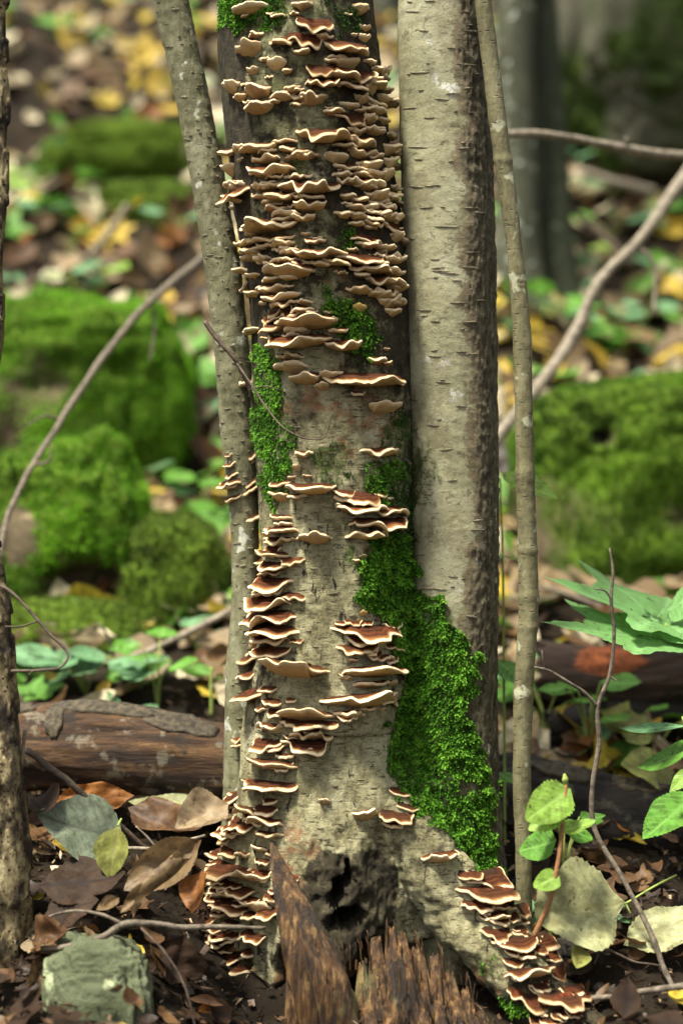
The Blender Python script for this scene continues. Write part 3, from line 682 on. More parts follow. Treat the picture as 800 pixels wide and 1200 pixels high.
def cluster(px, py, top):
    if px < 278 and 500 < py < 600: return 'tiny white-rimmed bracket on the outer side of the slim stem', 'brackets on the slim stem'
    if py < 175 and px < 372: return 'small cream bracket scattered on bark below the top moss patch', 'brackets around the top moss patch'
    if py < 365 and px >= 372: return 'brown bracket in the crowded upper column facing the birch', 'brackets in the crowded upper column'
    if py < 375: return 'cream-bellied bracket in tiers on the upper trunk beside the slim stem', 'brackets in the upper tiers'
    if py < 500: return 'cream-bellied bracket in the loose rows just below the mid-trunk moss patch', 'brackets in the loose mid-trunk rows'
    if px > 385 and py < 650: return 'wavy bracket in the fan above the long moss patch', 'brackets in the fan above the moss'
    if py < 760 and px < 390: return 'thin brown-topped bracket in the ladder-like stack below the moss strip', 'brackets in the ladder stack'
    if px > 385 and py < 860: return 'wavy white-rimmed bracket in the stack beside the long moss patch', 'brackets in the stack by the moss'
    if px > 400 and py < 1012 : return 'white-rimmed bracket on pale bark at the lower edge of the long moss patch', 'brackets below the moss edge'
    if px > 400: return 'dark brown white-rimmed bracket crowded on the spreading root', 'brackets on the spreading root'
    if py < 925: return 'wide wavy bracket in the loose tiers between the ladder stack and the trunk foot', 'brackets in the lower tiers'
    return 'dark brown white-rimmed bracket in the dense stack beside the wood splinter', 'brackets in the stack at the trunk foot'

def bracket(px, py, w, h, yellow=False, seed=0, raw=False):
    r = random.Random(seed*7+1); rn = np.random.default_rng(seed)
    on_stem = px < 278 and 500 < py < 600
    targets = [B_STEM] if on_stem else [B_MAIN, B_BIRCH] if px > 478 and py < 830 else [B_MAIN, B_ROOT] if py > 900 else [B_MAIN]
    if 240 < px < 300 and 500 < py < 600: targets = [B_STEM]
    best = None
    for b in targets:
        hh = b.ray_cast(CAM, ray(px, py))
        if hh[0] and (best is None or hh[3] < best[3]): best = hh
    if best and best[1].length > 0:
        p, n = best[0], best[1]
        if n.dot(ray(px, py)) > 0: n = -n
    else:
        q = P(px, py, 2.1)
        p, n, _, _ = min((b.find_nearest(q) for b in targets), key=lambda z: z[3])
        ax = Vector((MC[np.argmin(abs(MC[:, 2]-q.z))][0], .1, 0)); n = Vector((p.x-ax.x, p.y-ax.y, 0)).normalized()
        if on_stem: n = Vector((-1, -.4, 0)).normalized()
    # average direction of the trunk here: outward from its axis, softened by the local lie of the bark
    k = np.argmin(abs(MC[:, 2]-p.z)); ax = MC[k]
    out = Vector((p.x-ax[0], (p.y-ax[1])*1.0, 0))
    if py > 950 and px < 400: out = Vector((out.x*.7, out.y-.02, 0))
    if py > 940 and px > 420: out = Vector((.35+.3*R.random(), -.8, 0))
    if on_stem: out = Vector((n.x, n.y-.3, 0))
    out.normalize()
    n_h = (out*.8+Vector((n.x, n.y, 0))*.35); n_h.normalize()
    W = w/1000*(p.y+2)/2*(1.27 if py < 480 else 1.15 if py < 900 or px > 420 else 1.3)
    D = W*r.uniform(.50, .64) if W > .03 else W*r.uniform(.62, .78)
    D = min(D, .046); D = max(D, .010)
    elev = math.atan2(p.z-.6, 2)                              # seen from below when positive
    hm = h/1000*(1.4 if py < 480 and h > 0 else 1.1)
    if h > 0:                                                 # pores in view: thick wedge below a nearly level cap
        T0 = min(.018, max(.005, hm*.8)); tilt = max(-.35, min(.5, math.asin(min(.8, hm/D*.35))-elev*1.0-.08+r.uniform(-.2, .12)))
    else:
        T0 = max(.0035, min(.009, W*.12)); tilt = max(-.75, min(.6, math.asin(max(-.8, hm/D*1.15))-elev))
    tan = Vector((-n_h.y, n_h.x, 0))
    fwd = (n_h*math.cos(tilt)+Vector((0, 0, math.sin(tilt))))
    up = tan.cross(fwd)*-1
    if up.z < 0: up = -up
    # rim centre should stand at py
    base = p-n_h*.004
    base.z += -(math.sin(tilt)*D)*.6+math.tan(elev)*-D*.5+(T0*.4 if h > 0 else 0)
    nt = 40 if W > .03 else 26; ns = 9
    th = np.linspace(-1.85, 1.85, nt); s = np.linspace(.0, 1, ns)
    lob = r.uniform(2.0, 5.2); ph = r.uniform(0, 6.28); ph2 = r.uniform(0, 6.28)
    Rt = 1+.10*np.sin(th*lob+ph)+.06*np.sin(th*lob*2.3+ph2)+.02*(rn.random(nt)-.5)+.22*(fbm(np.c_[th*1.6+seed, th*0, th*0], 2, 3)-.5)
    wav = (np.sin(th*(lob-.6)+ph2)*.55+np.sin(th*lob*1.9+ph)*.38+(fbm(np.c_[th*4+seed, th*0, th*0], 3, 5)-.5)*.9)*min(.0085, W*.095)*r.uniform(.5, 1.3)
    xx = np.sin(th)*Rt*(W/2)/1.0; yy = np.where(np.cos(th) > 0, np.cos(th)*Rt*D, np.cos(th)*D*.55)
    S_, TH = np.meshgrid(s, th, indexing='ij')
    x = (.70+.30*S_)*xx[None]; y = S_*yy[None]-(1-S_)*.004-x**2/.2
    zt = wav[None]*S_**2.2-.0035*S_**2*(W/.05)+.0006*np.sin(S_*22+ph)+(rn.random(S_.shape)-.5)*.0004
    thick = T0*(1-S_**1.4)*(.45+.55*np.clip(np.cos(TH), 0, 1))+.0026*np.minimum(1, W/.025)
    zb = zt-thick+.0005*(rn.random(S_.shape)-.5)
    Bm = np.array([tuple(tan), tuple(fwd), tuple(up)])
    top = np.stack([x, y, zt], -1); bot = np.stack([x*.99, y*.985, zb], -1)
    # fold of the rim: one rounded ring between the two skins
    rim = np.stack([x[-1]*1.012, y[-1]+.012*np.abs(yy), (zt[-1]+zb[-1])/2], -1)
    if raw:
        off_ = np.array(tuple(base)); Fg = gridF(ns+1, nt); ra_ = np.r_[S_.ravel(), np.full(nt, 1.0)]
        return np.concatenate([top.reshape(-1, 3), rim])@Bm+off_, np.concatenate([bot.reshape(-1, 3), rim])@Bm+off_, Fg, ra_
    e = empty('bracket_fungus', base)
    lab, grp = cluster(px, py, h < 0)
    w_ = lab.split(' ', 1); lab = ('wide ' if w > 42 else 'small ' if w < 20 else '')+('thin ' if abs(h) < 6 and 'thin' not in lab else 'pale-bellied ' if h > 9 and 'bellied' not in lab else 'brown-topped ' if h < -8 and 'brown' not in lab else '')+lab.replace('small ', '').replace('wide ', '').replace('tiny ', '')
    if yellow: lab, grp = 'tiny yellow bracket alone beside moss on the dead trunk', 'tiny yellow brackets'
    tag(e, lab, 'fungus', grp)
    topv = np.concatenate([top.reshape(-1, 3), rim])@Bm; Ft = gridF(ns+1, nt)
    me = mesh('cap', topv, Ft, True, {'rad': np.r_[S_.ravel(), np.full(nt, 1.0)]}, (M['yellow_pore' if yellow else 'cap'],)); link('cap', me, e)
    botv = np.concatenate([bot.reshape(-1, 3), rim])@Bm
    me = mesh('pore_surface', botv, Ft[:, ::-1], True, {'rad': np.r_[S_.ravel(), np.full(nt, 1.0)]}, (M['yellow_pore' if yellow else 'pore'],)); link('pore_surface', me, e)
k = 0
for (ox, oy), L_ in LISTS:
    for q in L_:
        k += 1
        bracket(ox+q[0]/Z, oy+q[1]/Z, q[2]/Z, q[3]/Z, len(q) > 4, k)

# the smaller brackets that fill the crowded patches
fr = random.Random(77); tv, tf, tm, tr = [], [], [], []; nb_ = 0
for poly, cnt, w0, w1, sgn in (([(392, 60), (440, 70), (470, 130), (474, 360), (420, 340), (398, 230)], 60, 10, 30, 1), ([(268, 170), (360, 170), (375, 300), (350, 400), (300, 400), (280, 300)], 42, 10, 28, 1),
                               ([(258, 925), (330, 930), (325, 1060), (285, 1180), (236, 1180), (228, 1060)], 46, 14, 34, -1), ([(545, 1020), (600, 1050), (690, 1180), (640, 1205), (560, 1060)], 34, 10, 24, -1),
                               ([(290, 640), (340, 640), (350, 760), (290, 780)], 12, 14, 34, -1), ([(300, 800), (360, 820), (380, 860), (300, 925)], 12, 14, 30, -1), ([(398, 720), (470, 730), (468, 830), (400, 840)], 12, 12, 30, -1), ([(270, 0), (430, 0), (430, 130), (280, 130)], 14, 8, 18, 1)):
    xs_ = [q[0] for q in poly]; ys_ = [q[1] for q in poly]
    while cnt > 0:
        x_, y_ = fr.uniform(min(xs_), max(xs_)), fr.uniform(min(ys_), max(ys_))
        if not inpoly(np.array(x_), np.array(y_), poly): continue
        cnt -= 1; w_ = fr.uniform(w0, w1)
        a_, b_, F_, r_ = bracket(x_, y_, w_, sgn*w_*fr.uniform(.2, .42), False, 900+cnt+int(x_), True)
        for vv, mi, FF_ in ((a_, 0, F_), (b_, 1, F_[:, ::-1])):
            tv.append(vv); tf.append(FF_+nb_); tm.append(np.full(len(FF_), mi)); tr.append(r_); nb_ += len(vv)
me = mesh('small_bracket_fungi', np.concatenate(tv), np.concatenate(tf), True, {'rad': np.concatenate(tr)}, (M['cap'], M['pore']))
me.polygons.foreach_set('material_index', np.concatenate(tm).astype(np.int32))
tag(link('small_bracket_fungi', me), 'many small brackets filling the gaps between the larger fungi on the trunk', 'fungi', None, 'stuff')

# ------------------------------------------------------------------ boulders
def ico(sub):
    import bmesh
    bm = bmesh.new(); bmesh.ops.create_icosphere(bm, subdivisions=sub, radius=1)
    V = np.array([v.co[:] for v in bm.verts]); F = np.array([[v.index for v in f.verts] for f in bm.faces]); bm.free(); return V, F
ICO5 = ico(6)
def boulder(name, c, rad, seed, mat, moss, label, box=.62, amp=.22, thr=.42, L=.008, dens=42000, bare=None, cat='boulder', upw=.35):
    V0, F = ICO5
    Vn = np.sign(V0)*np.abs(V0)**box; Vn = Vn/np.maximum(np.linalg.norm(Vn, axis=1)[:, None]**.35, 1e-6)
    nz = fbm(V0*1.7+seed*3.3, 5, seed)-.5; nf = fbm(V0*9+seed, 4, seed+5)-.5
    V = (Vn*(1+amp*2*nz+.11*nf)[:, None])*np.array(rad)+np.array(c)
    nrm = V0
    mk = fbm(V*5, 4, seed+9)+upw*(nrm[:, 2])
    mask = sstep(thr-.06, thr+.06, mk) if moss else np.zeros(len(V))
    if bare:
        pxv = 400+V[:, 0]/((V[:, 1]+2)/2)*1000; pyv = 600-(V[:, 2]-.6)/((V[:, 1]+2)/2)*1000
        for b in bare:
            e = ell(pxv, pyv, *b[:4]); mask = mask*(1-sstep(0, .3, e))
            if len(b) > 4: V = V+np.array([0, 1, 0])*(sstep(0, .7, e)*b[4])[:, None]
    o = empty(name, (c[0], c[1], V[:, 2].min()), label, cat)
    part('stone', V, F, mat, o, attrs={'moss': mask}); SOLIDS.append((V, F))
    if moss:
        tri = V[F]; cr = np.cross(tri[:, 1]-tri[:, 0], tri[:, 2]-tri[:, 0]); ar = np.linalg.norm(cr, axis=1)/2; nn = cr/(2*ar[:, None]+1e-12)
        vis = ((nn*(np.array(CAM)-tri.mean(1))).sum(1) > -.35)
        n = int(ar.sum()*dens); pick = RN.choice(len(F), n, p=ar/ar.sum()); pick = pick[vis[pick]]
        m_ = mask[F[pick]].mean(1); pick = pick[RN.random(len(pick)) < m_]
        n = len(pick); u = RN.random((n, 2)); fl = u.sum(1) > 1; u[fl] = 1-u[fl]
        p = tri[pick, 0]+u[:, :1]*(tri[pick, 1]-tri[pick, 0])+u[:, 1:]*(tri[pick, 2]-tri[pick, 0]); nv = nn[pick]
        tone = np.clip(-.35+1.7*fbm(p*9, 4, 77)+.35*(RN.random(n)-.5), 0, 1)
        Vs = []; T = []
        for b in range(3):
            t = RN.normal(size=(n, 3)); side = np.cross(nv, t); side /= np.linalg.norm(side, axis=1)[:, None]+1e-9
            dr = nv*RN.uniform(.4, 1.2, (n, 1))+.8*t/np.linalg.norm(t, axis=1)[:, None]+np.array([0, 0, -.25]); dr /= np.linalg.norm(dr, axis=1)[:, None]
            ln = L*RN.uniform(.5, 1.3, (n, 1)); w = ln*.22
            Vs.append(np.stack([p-side*w-nv*.002, p+side*w-nv*.002, p+dr*ln], 1)); T.append(np.repeat(tone, 3))
        Vm = np.concatenate(Vs).reshape(-1, 3); Fm = np.arange(len(Vm)).reshape(-1, 3)
        part('moss', Vm, Fm, M[moss], o, False, {'tone': np.concatenate(T)}, 'stuff')
    return o
boulder('mossy_boulder', P(85, 495, 3.62), (.275, .30, .27), 3, M['rock'], 'moss_rock', 'large boulder with thick bright moss on its rounded top', thr=.40, upw=.22)
boulder('mossy_boulder', P(72, 640, 3.05), (.165, .17, .20), 8, M['rock'], 'moss_rock', 'bright mossy boulder with a brown hollow under its moss and a pale bare patch', thr=.38, upw=.2, bare=[(98, 685, 55, 32, .07), (20, 628, 24, 40)])
boulder('mossy_boulder', P(210, 705, 2.98), (.10, .13, .15), 5, M['rock'], 'moss_rock2', 'low olive-mossed boulder between the hollowed one and the slim stem', thr=.42, upw=.15)
boulder('mossy_boulder', P(85, 760, 2.9), (.19, .14, .085), 6, M['rock'], 'moss_rock2', 'flat mossy stone at the foot of the hollowed boulder', thr=.46, upw=.15)
boulder('mossy_boulder', P(765, 605, 3.35), (.31, .28, .27), 12, M['rock'], 'moss_deep', 'broad moss-covered boulder behind the thin sapling', thr=.40, upw=.2, bare=[(706, 512, 17, 11, .05), (790, 600, 20, 14, .02)])
boulder('mossy_boulder', P(150, 195, 5.2), (.26, .2, .13), 14, M['rock'], 'moss_rock2', 'upper of two low mossy ledges on the leafy slope', thr=.42)
boulder('mossy_boulder', P(190, 280, 4.7), (.20, .2, .15), 16, M['rock'], 'moss_rock2', 'lower of two low mossy ledges on the leafy slope', thr=.42)
boulder('mossy_boulder', P(808, 45, 4.95), (.42, .36, .44), 19, M['rock_dark'], 'moss_rock2', 'tall dark boulder high on the slope with thin moss', thr=.50, upw=.1, dens=16000)
boulder('stone', P(118, 1184, 1.87), (.060, .05, .080), 23, M['rock_grey'], None, 'grey-green stone half buried in dead leaves beside the flaky trunk', cat='stone', amp=.30, thr=.60, L=.0025, dens=160000, upw=.02)

# ------------------------------------------------------------------ logs
def log(name, a, b, rad, mat, label, seed, seg=64, nu=170, amp=.25, rot=None, plates=()):
    a = np.array(a); b = np.array(b); q = np.linspace(0, 1, nu); L_ = np.linalg.norm(b-a); ax = (b-a)/L_
    C = a+(b-a)*q[:, None]; C[:, 2] += .012*np.sin(q*5+seed)
    e1 = np.cross(ax, [0, 0, 1]); e1 /= np.linalg.norm(e1); e2 = np.cross(e1, ax)
    th = np.linspace(0, 2*math.pi, seg, endpoint=False)
    D = np.cos(th)[:, None]*e1+np.sin(th)[:, None]*e2
    def surf(qi, thi, lift=0):
        c = a+(b-a)*qi[..., None]; c[..., 2] += .012*np.sin(qi*5+seed)
        d = np.cos(thi)[..., None]*e1+np.sin(thi)[..., None]*e2; v = c+d*rad
        n1 = fbm(np.stack([qi*L_*5, np.cos(thi)*1.2, np.sin(thi)*1.2], -1)+seed, 4, seed)-.5
        n2 = fbm(np.stack([qi*L_*14, np.cos(thi)*7, np.sin(thi)*7], -1)+seed, 4, seed+3)-.5
        return v+d*(rad*(amp*n1+amp*.5*n2)+lift)[..., None], d
    Q, TH = np.meshgrid(q, th, indexing='ij')
    V, _ = surf(Q, TH, 0*Q)
    en = (np.array([random.Random(seed+k).uniform(-.012, .012) for k in range(seg)]))
    V[0] += ax*en[:, None]; V[-1] += ax*en[::-1][:, None]
    V = V.reshape(-1, 3); n0 = len(V); V = np.concatenate([V, [a+ax*.012], [b-ax*.012]])
    F = [tuple(f) for f in gridF(nu, seg, True)]
    F += [(k, (k+1) % seg, n0)[::-1] for k in range(seg)]; F += [((nu-1)*seg+k, (nu-1)*seg+(k+1) % seg, n0+1) for k in range(seg)]
    at = {}
    if rot is not None:
        pxv = 400+V[:, 0]/((V[:, 1]+2)/2)*1000; pyv = 600-(V[:, 2]-.6)/((V[:, 1]+2)/2)*1000; at['rot'] = sstep(0, .9, ell(pxv, pyv, *rot))
    o = empty(name, tuple((a+b)/2-np.array([0, 0, rad])), label, 'log')
    part('wood', V, F, mat, o, attrs=at); SOLIDS.append((V, np.array([f for f in F if len(f) == 4])))
    for k, (q0, t0, dq, dt) in enumerate(plates):
        nr, nn = 6, 26; rr = np.linspace(0, 1, nr); aa = np.linspace(0, 2*math.pi, nn, endpoint=False)
        ed = 1+.7*(fbm(np.c_[np.cos(aa)*2.2+k*5, np.sin(aa)*2.2, aa*0], 3, k)-.5)+.2*(RN.random(nn)-.5)
        QQ = q0+dq*rr[:, None]*(np.cos(aa)*ed)[None]; TT = t0+dt*rr[:, None]*(np.sin(aa)*ed)[None]
        up_, d = surf(QQ, TT, .0014+.003*fbm(np.stack([QQ*60, TT*6, QQ*0], -1), 3, 9)); lo_, _ = surf(QQ, TT, -.003+0*QQ)
        Vp = np.concatenate([up_.reshape(-1, 3), lo_[-1]]); Fp = gridF(nr+1, nn, True)
        part('bark_plate', Vp, Fp, M['plate'], o)
    return o
# theta of the log surface: 0 faces the camera, pi/2 is its top
log('fallen_log', P(-60, 886, 2.25), P(310, 890, 2.22), .056, M['log'], 'rotting brown log lying behind the slim stem', 31, amp=.36,
    plates=[(.50, 1.30, .14, .30), (.76, 1.15, .12, .34), (.36, .85, .03, .5), (.2, 1.35, .09, .3)])
log('fallen_log', P(590, 945, 2.34), P(860, 968, 2.26), .062, M['log_black'], 'wet black log lying behind the young plant and sapling foot', 33, amp=.35, plates=[(.25, 1.2, .13, .3), (.6, 1.3, .12, .25)])
log('fallen_log', P(632, 784, 2.55), P(900, 792, 2.52), .052, M['log_orange'], 'dark rotten log with an orange crumbling patch', 35, amp=.4, rot=(712, 776, 62, 30))
log('fallen_log', P(640, 850, 2.5), P(880, 842, 2.55), .03, M['log_black'], 'thin dark log between the orange rotten log and the black one', 37, amp=.3)
log('fallen_log', P(660, 1140, 2.0), P(860, 1108, 2.1), .026, M['log_black'], 'short black branch end lying beside the spreading root', 39, seg=40, nu=90, amp=.3)
log('fallen_log', P(690, 1045, 2.12), P(830, 1060, 2.16), .014, M['log'], 'thin grey-brown broken branch above the pale fallen leaf', 41, seg=24, nu=70, amp=.3)

# ------------------------------------------------------------------ twigs and branches
def twig(pts, mat, label, cat='twig', name='twig', subs=(), seg=10, wob=.003, rough=.28, seed=1, group=None):
    """pts: (px, py, d, radius mm)"""
    pa = [P(*q[:3]) for q in pts]; ra = [q[3]/1000 for q in pts]
    lo = min(pa, key=lambda v: v.z)
    e = empty(name, lo, label, cat, group)
    V, F = tube(pa, ra, seg, 7, rough, seed, wob); part('shoot', V, F, mat, e)
    for k, s in enumerate(subs):
        V, F = tube([P(*q[:3]) for q in s], [q[3]/1000 for q in s], 6, 6, rough, seed+k+1, wob*.7); part('side_shoot', V, F, mat, e)
    return e
twig([(240, 300, 3.0, 8), (185, 345, 2.9, 6), (130, 408, 2.8, 5.8), (70, 495, 2.65, 5), (30, 560, 2.55, 4.6), (8, 605, 2.5, 4.4), (-6, 680, 2.45, 5), (-30, 800, 2.45, 7)], M['twig'],
     'bare grey branch leaning diagonally before the mossy boulders', 'branch', 'branch', [[(178, 355, 2.9, 3), (180, 390, 2.88, 2.5), (176, 425, 2.86, 1.2)], [(72, 493, 2.66, 3), (52, 488, 2.64, 2), (30, 500, 2.63, 1)], [(40, 545, 2.57, 3), (58, 540, 2.56, 2), (60, 520, 2.56, 1)]], seed=2)
twig([(860, 110, 3.1, 11), (800, 208, 3.05, 11), (745, 285, 3.0, 10), (705, 325, 2.98, 10), (668, 400, 2.95, 11), (625, 460, 2.9, 11), (580, 515, 2.85, 11), (540, 570, 2.8, 9)], M['twig_grey'],
     'thick bare branch slanting down behind the sapling', 'branch', 'branch', [[(742, 288, 3.0, 5), (760, 300, 3.0, 4), (766, 370, 3.0, 4)], [(700, 332, 2.98, 4), (712, 322, 2.97, 3)]], seed=3)
twig([(520, 165, 2.7, 5), (592, 157, 2.7, 5.5), (660, 160, 2.72, 6), (720, 172, 2.75, 7), (800, 182, 2.8, 7), (900, 185, 2.85, 6)], M['twig_grey'], 'bare horizontal branch behind the sapling top, before the dark boulder', 'branch', 'branch',
     [[(735, 174, 2.76, 4), (733, 162, 2.75, 3)]], seed=4)
twig([(678, 200, 4.6, 11), (720, 213, 4.6, 12), (768, 224, 4.6, 12)], M['twig_grey'], 'short grey stick lying on the slope below the dark boulder', 'stick', 'stick', seed=5)
twig([(640, 225, 4.4, 8), (700, 270, 4.3, 9), (740, 310, 4.25, 9)], M['twig_dark'], 'thin dark stick slanting down from the mossy far trunk', 'stick', 'stick', seed=6)
twig([(150, 240, 4.2, 10), (128, 272, 4.2, 10), (104, 302, 4.2, 10)], M['twig_grey'], 'pale grey stick lying beside the lower mossy ledge', 'stick', 'stick', seed=7)
twig([(290, 705, 2.7, 6), (250, 728, 2.68, 6), (200, 752, 2.66, 5.5), (140, 775, 2.64, 5), (85, 782, 2.62, 4)], M['twig_grey'], 'bare branch lying along the foot of the mossy boulders', 'branch', 'branch', [[(130, 778, 2.64, 3), (128, 750, 2.62, 2.5), (116, 732, 2.6, 1.5)]], seed=8)
twig([(240, 376, 2.055, 2.8), (256, 398, 2.05, 2.8), (276, 424, 2.045, 2.7), (288, 445, 2.05, 2.6), (299, 478, 2.06, 2.3)], M['twig_dark'], 'dark forked twig crossing the slim stem beside the moss strip', 'twig', 'twig',
     [[(278, 426, 2.045, 1.6), (296, 452, 2.02, 1.5), (316, 482, 2.0, 1.3), (335, 503, 1.985, 1.1), (356, 513, 1.98, 1), (378, 513, 1.98, .9), (386, 496, 1.98, .8), (388, 484, 1.98, .6)], [(300, 455, 2.02, .9), (316, 453, 2.0, .8), (332, 458, 2.0, .5)]], seed=9)
twig([(-14, 682, 1.95, 2), (8, 690, 1.94, 1.9), (34, 714, 1.93, 1.9), (58, 742, 1.92, 1.8), (79, 770, 1.91, 1.7), (70, 782, 1.9, 1.6), (48, 785, 1.9, 1.6), (14, 787, 1.92, 1.7)], M['twig_dark'], 'thin dark twig looping out from the flaky trunk', 'twig', 'twig',
     [[(44, 728, 1.925, 1.4), (28, 734, 1.92, 1.2), (6, 734, 1.92, 1)], [(40, 786, 1.9, 1.2), (34, 791, 1.9, .8)]], seed=10)
twig([(714, 642, 1.96, .9), (718, 668, 1.96, 1.6), (716, 700, 1.96, 2), (720, 740, 1.965, 2.2), (714, 790, 1.97, 2.4), (700, 830, 1.975, 2.8), (702, 870, 1.98, 2.8), (694, 920, 1.98, 2.9), (697, 972, 1.98, 3), (725, 1022, 1.97, 3), (745, 1060, 1.96, 3.1), (764, 1098, 1.95, 3.2), (780, 1140, 1.94, 3.3), (806, 1190, 1.92, 3.4)],
     M['twig'], 'tall bare forked twig rising before the black log', 'twig', 'twig', [[(700, 828, 1.975, 2), (685, 812, 1.97, 1.9), (660, 796, 1.96, 1.7), (640, 785, 1.955, 1.5), (626, 782, 1.95, 1.2)], [(638, 784, 1.955, 1), (636, 772, 1.95, .8), (635, 762, 1.95, .6)], [(717, 705, 1.96, 1.2), (708, 692, 1.955, 1.1), (698, 690, 1.95, 1)], [(713, 792, 1.97, 1.6), (722, 798, 1.97, .8)]], seed=11, wob=.0012)
twig([(30, 878, 2.02, 4), (60, 900, 2.02, 4.2), (105, 938, 2.03, 4.2), (150, 978, 2.05, 4), (175, 998, 2.06, 3.5)], M['twig_dark'], 'dark straight stick leaning across dead leaves below the brown log', 'stick', 'stick', seed=12)
twig([(30, 856, 1.99, 2), (27, 885, 1.99, 2.5), (24, 915, 1.99, 2)], M['twig_grey'], 'short pale broken twig beside the flaky trunk', 'twig', 'twig', seed=13)
twig([(48, 1112, 1.88, 3), (85, 1108, 1.87, 3.6), (120, 1098, 1.87, 4), (146, 1084, 1.87, 4.2), (170, 1082, 1.88, 3.6), (215, 1087, 1.89, 3.2), (265, 1086, 1.91, 2.8), (312, 1088, 1.93, 2)], M['twig'], 'grey crooked twig lying level across the leaves to the stacked fungi', 'twig', 'twig',
     [[(143, 1084, 1.87, 2.4), (118, 1072, 1.87, 2), (90, 1068, 1.88, 1.7), (50, 1078, 1.9, 1.2)]], seed=14)
twig([(128, 1100, 1.87, 5), (140, 1125, 1.865, 6), (156, 1155, 1.86, 6.5), (172, 1190, 1.85, 7), (182, 1230, 1.85, 7)], M['twig'], 'stout scarred stick lying over the grey-green stone', 'stick', 'stick', seed=15, rough=.3)
twig([(166, 1088, 1.87, 1.4), (188, 1108, 1.86, 1.4), (205, 1135, 1.855, 1.4), (218, 1165, 1.85, 1.4), (228, 1205, 1.85, 1.3)], M['twig_dark'], 'thin dark twig arching down in front of the stacked fungi', 'twig', 'twig', seed=16)
twig([(150, 995, 2.0, 2.2), (190, 994, 2.0, 2.4), (218, 985, 2.0, 2.2), (240, 979, 2.0, 1.6)], M['twig_grey'], 'pale twig lying between the curled leaves and the stacked fungi', 'twig', 'twig', [[(186, 994, 2, 1.4), (172, 978, 2, 1.4), (160, 968, 2, 1)]], seed=17)
twig([(695, 1168, 1.86, 3.2), (730, 1166, 1.86, 3.4), (770, 1160, 1.86, 3.6), (830, 1152, 1.86, 3.6)], M['twig'], 'straight pale twig lying below the tall forked twig', 'twig', 'twig', seed=18)
twig([(672, 1095, 1.95, 1), (690, 1103, 1.94, 1.4), (718, 1115, 1.93, 1.5), (745, 1128, 1.93, 1.3), (772, 1132, 1.93, .8)], M['twig_dark'], 'thin dark side-branched twig by the pale fallen leaf', 'twig', 'twig', [[(700, 1107, 1.94, 1.2), (700, 1120, 1.94, 1), (697, 1130, 1.94, .8)], [(674, 1096, 1.95, .8), (673, 1088, 1.95, .6)]], seed=19)
twig([(667, 1126, 1.96, 2.2), (705, 1112, 1.97, 2.2), (750, 1100, 1.98, 2), (790, 1096, 1.99, 1.6)], M['twig_red'], 'tan leaf-stalk twig lying beside the black branch end', 'twig', 'twig', seed=20)
twig([(246, 782, 2.45, 2), (246, 810, 2.45, 2.6), (247, 838, 2.45, 2.8)], M['stalk'], 'upright yellow-green stalk behind the brown log', 'stalk', 'plant_stalk', seed=21)
twig([(0, 560, 3.4, 3), (60, 535, 3.4, 3), (120, 522, 3.4, 2.5), (190, 515, 3.4, 2)], M['twig_grey'], 'thin pale twig before the large bright-mossed boulder', 'twig', 'twig', seed=22)
twig([(585, 712, 2.9, 4), (630, 690, 2.9, 4), (680, 702, 2.9, 4), (740, 730, 2.9, 4)], M['twig_grey'], 'grey twig lying before the broad moss-covered boulder', 'twig', 'twig', seed=23)
twig([(470, 95, 5.2, 10), (560, 60, 5.2, 12), (640, 30, 5.2, 14), (668, 0, 5.2, 14), (672, -60, 5.2, 14)], M['twig_grey'], 'pale curved branch hanging before the dark boulder high on the slope', 'branch', 'branch', seed=24)

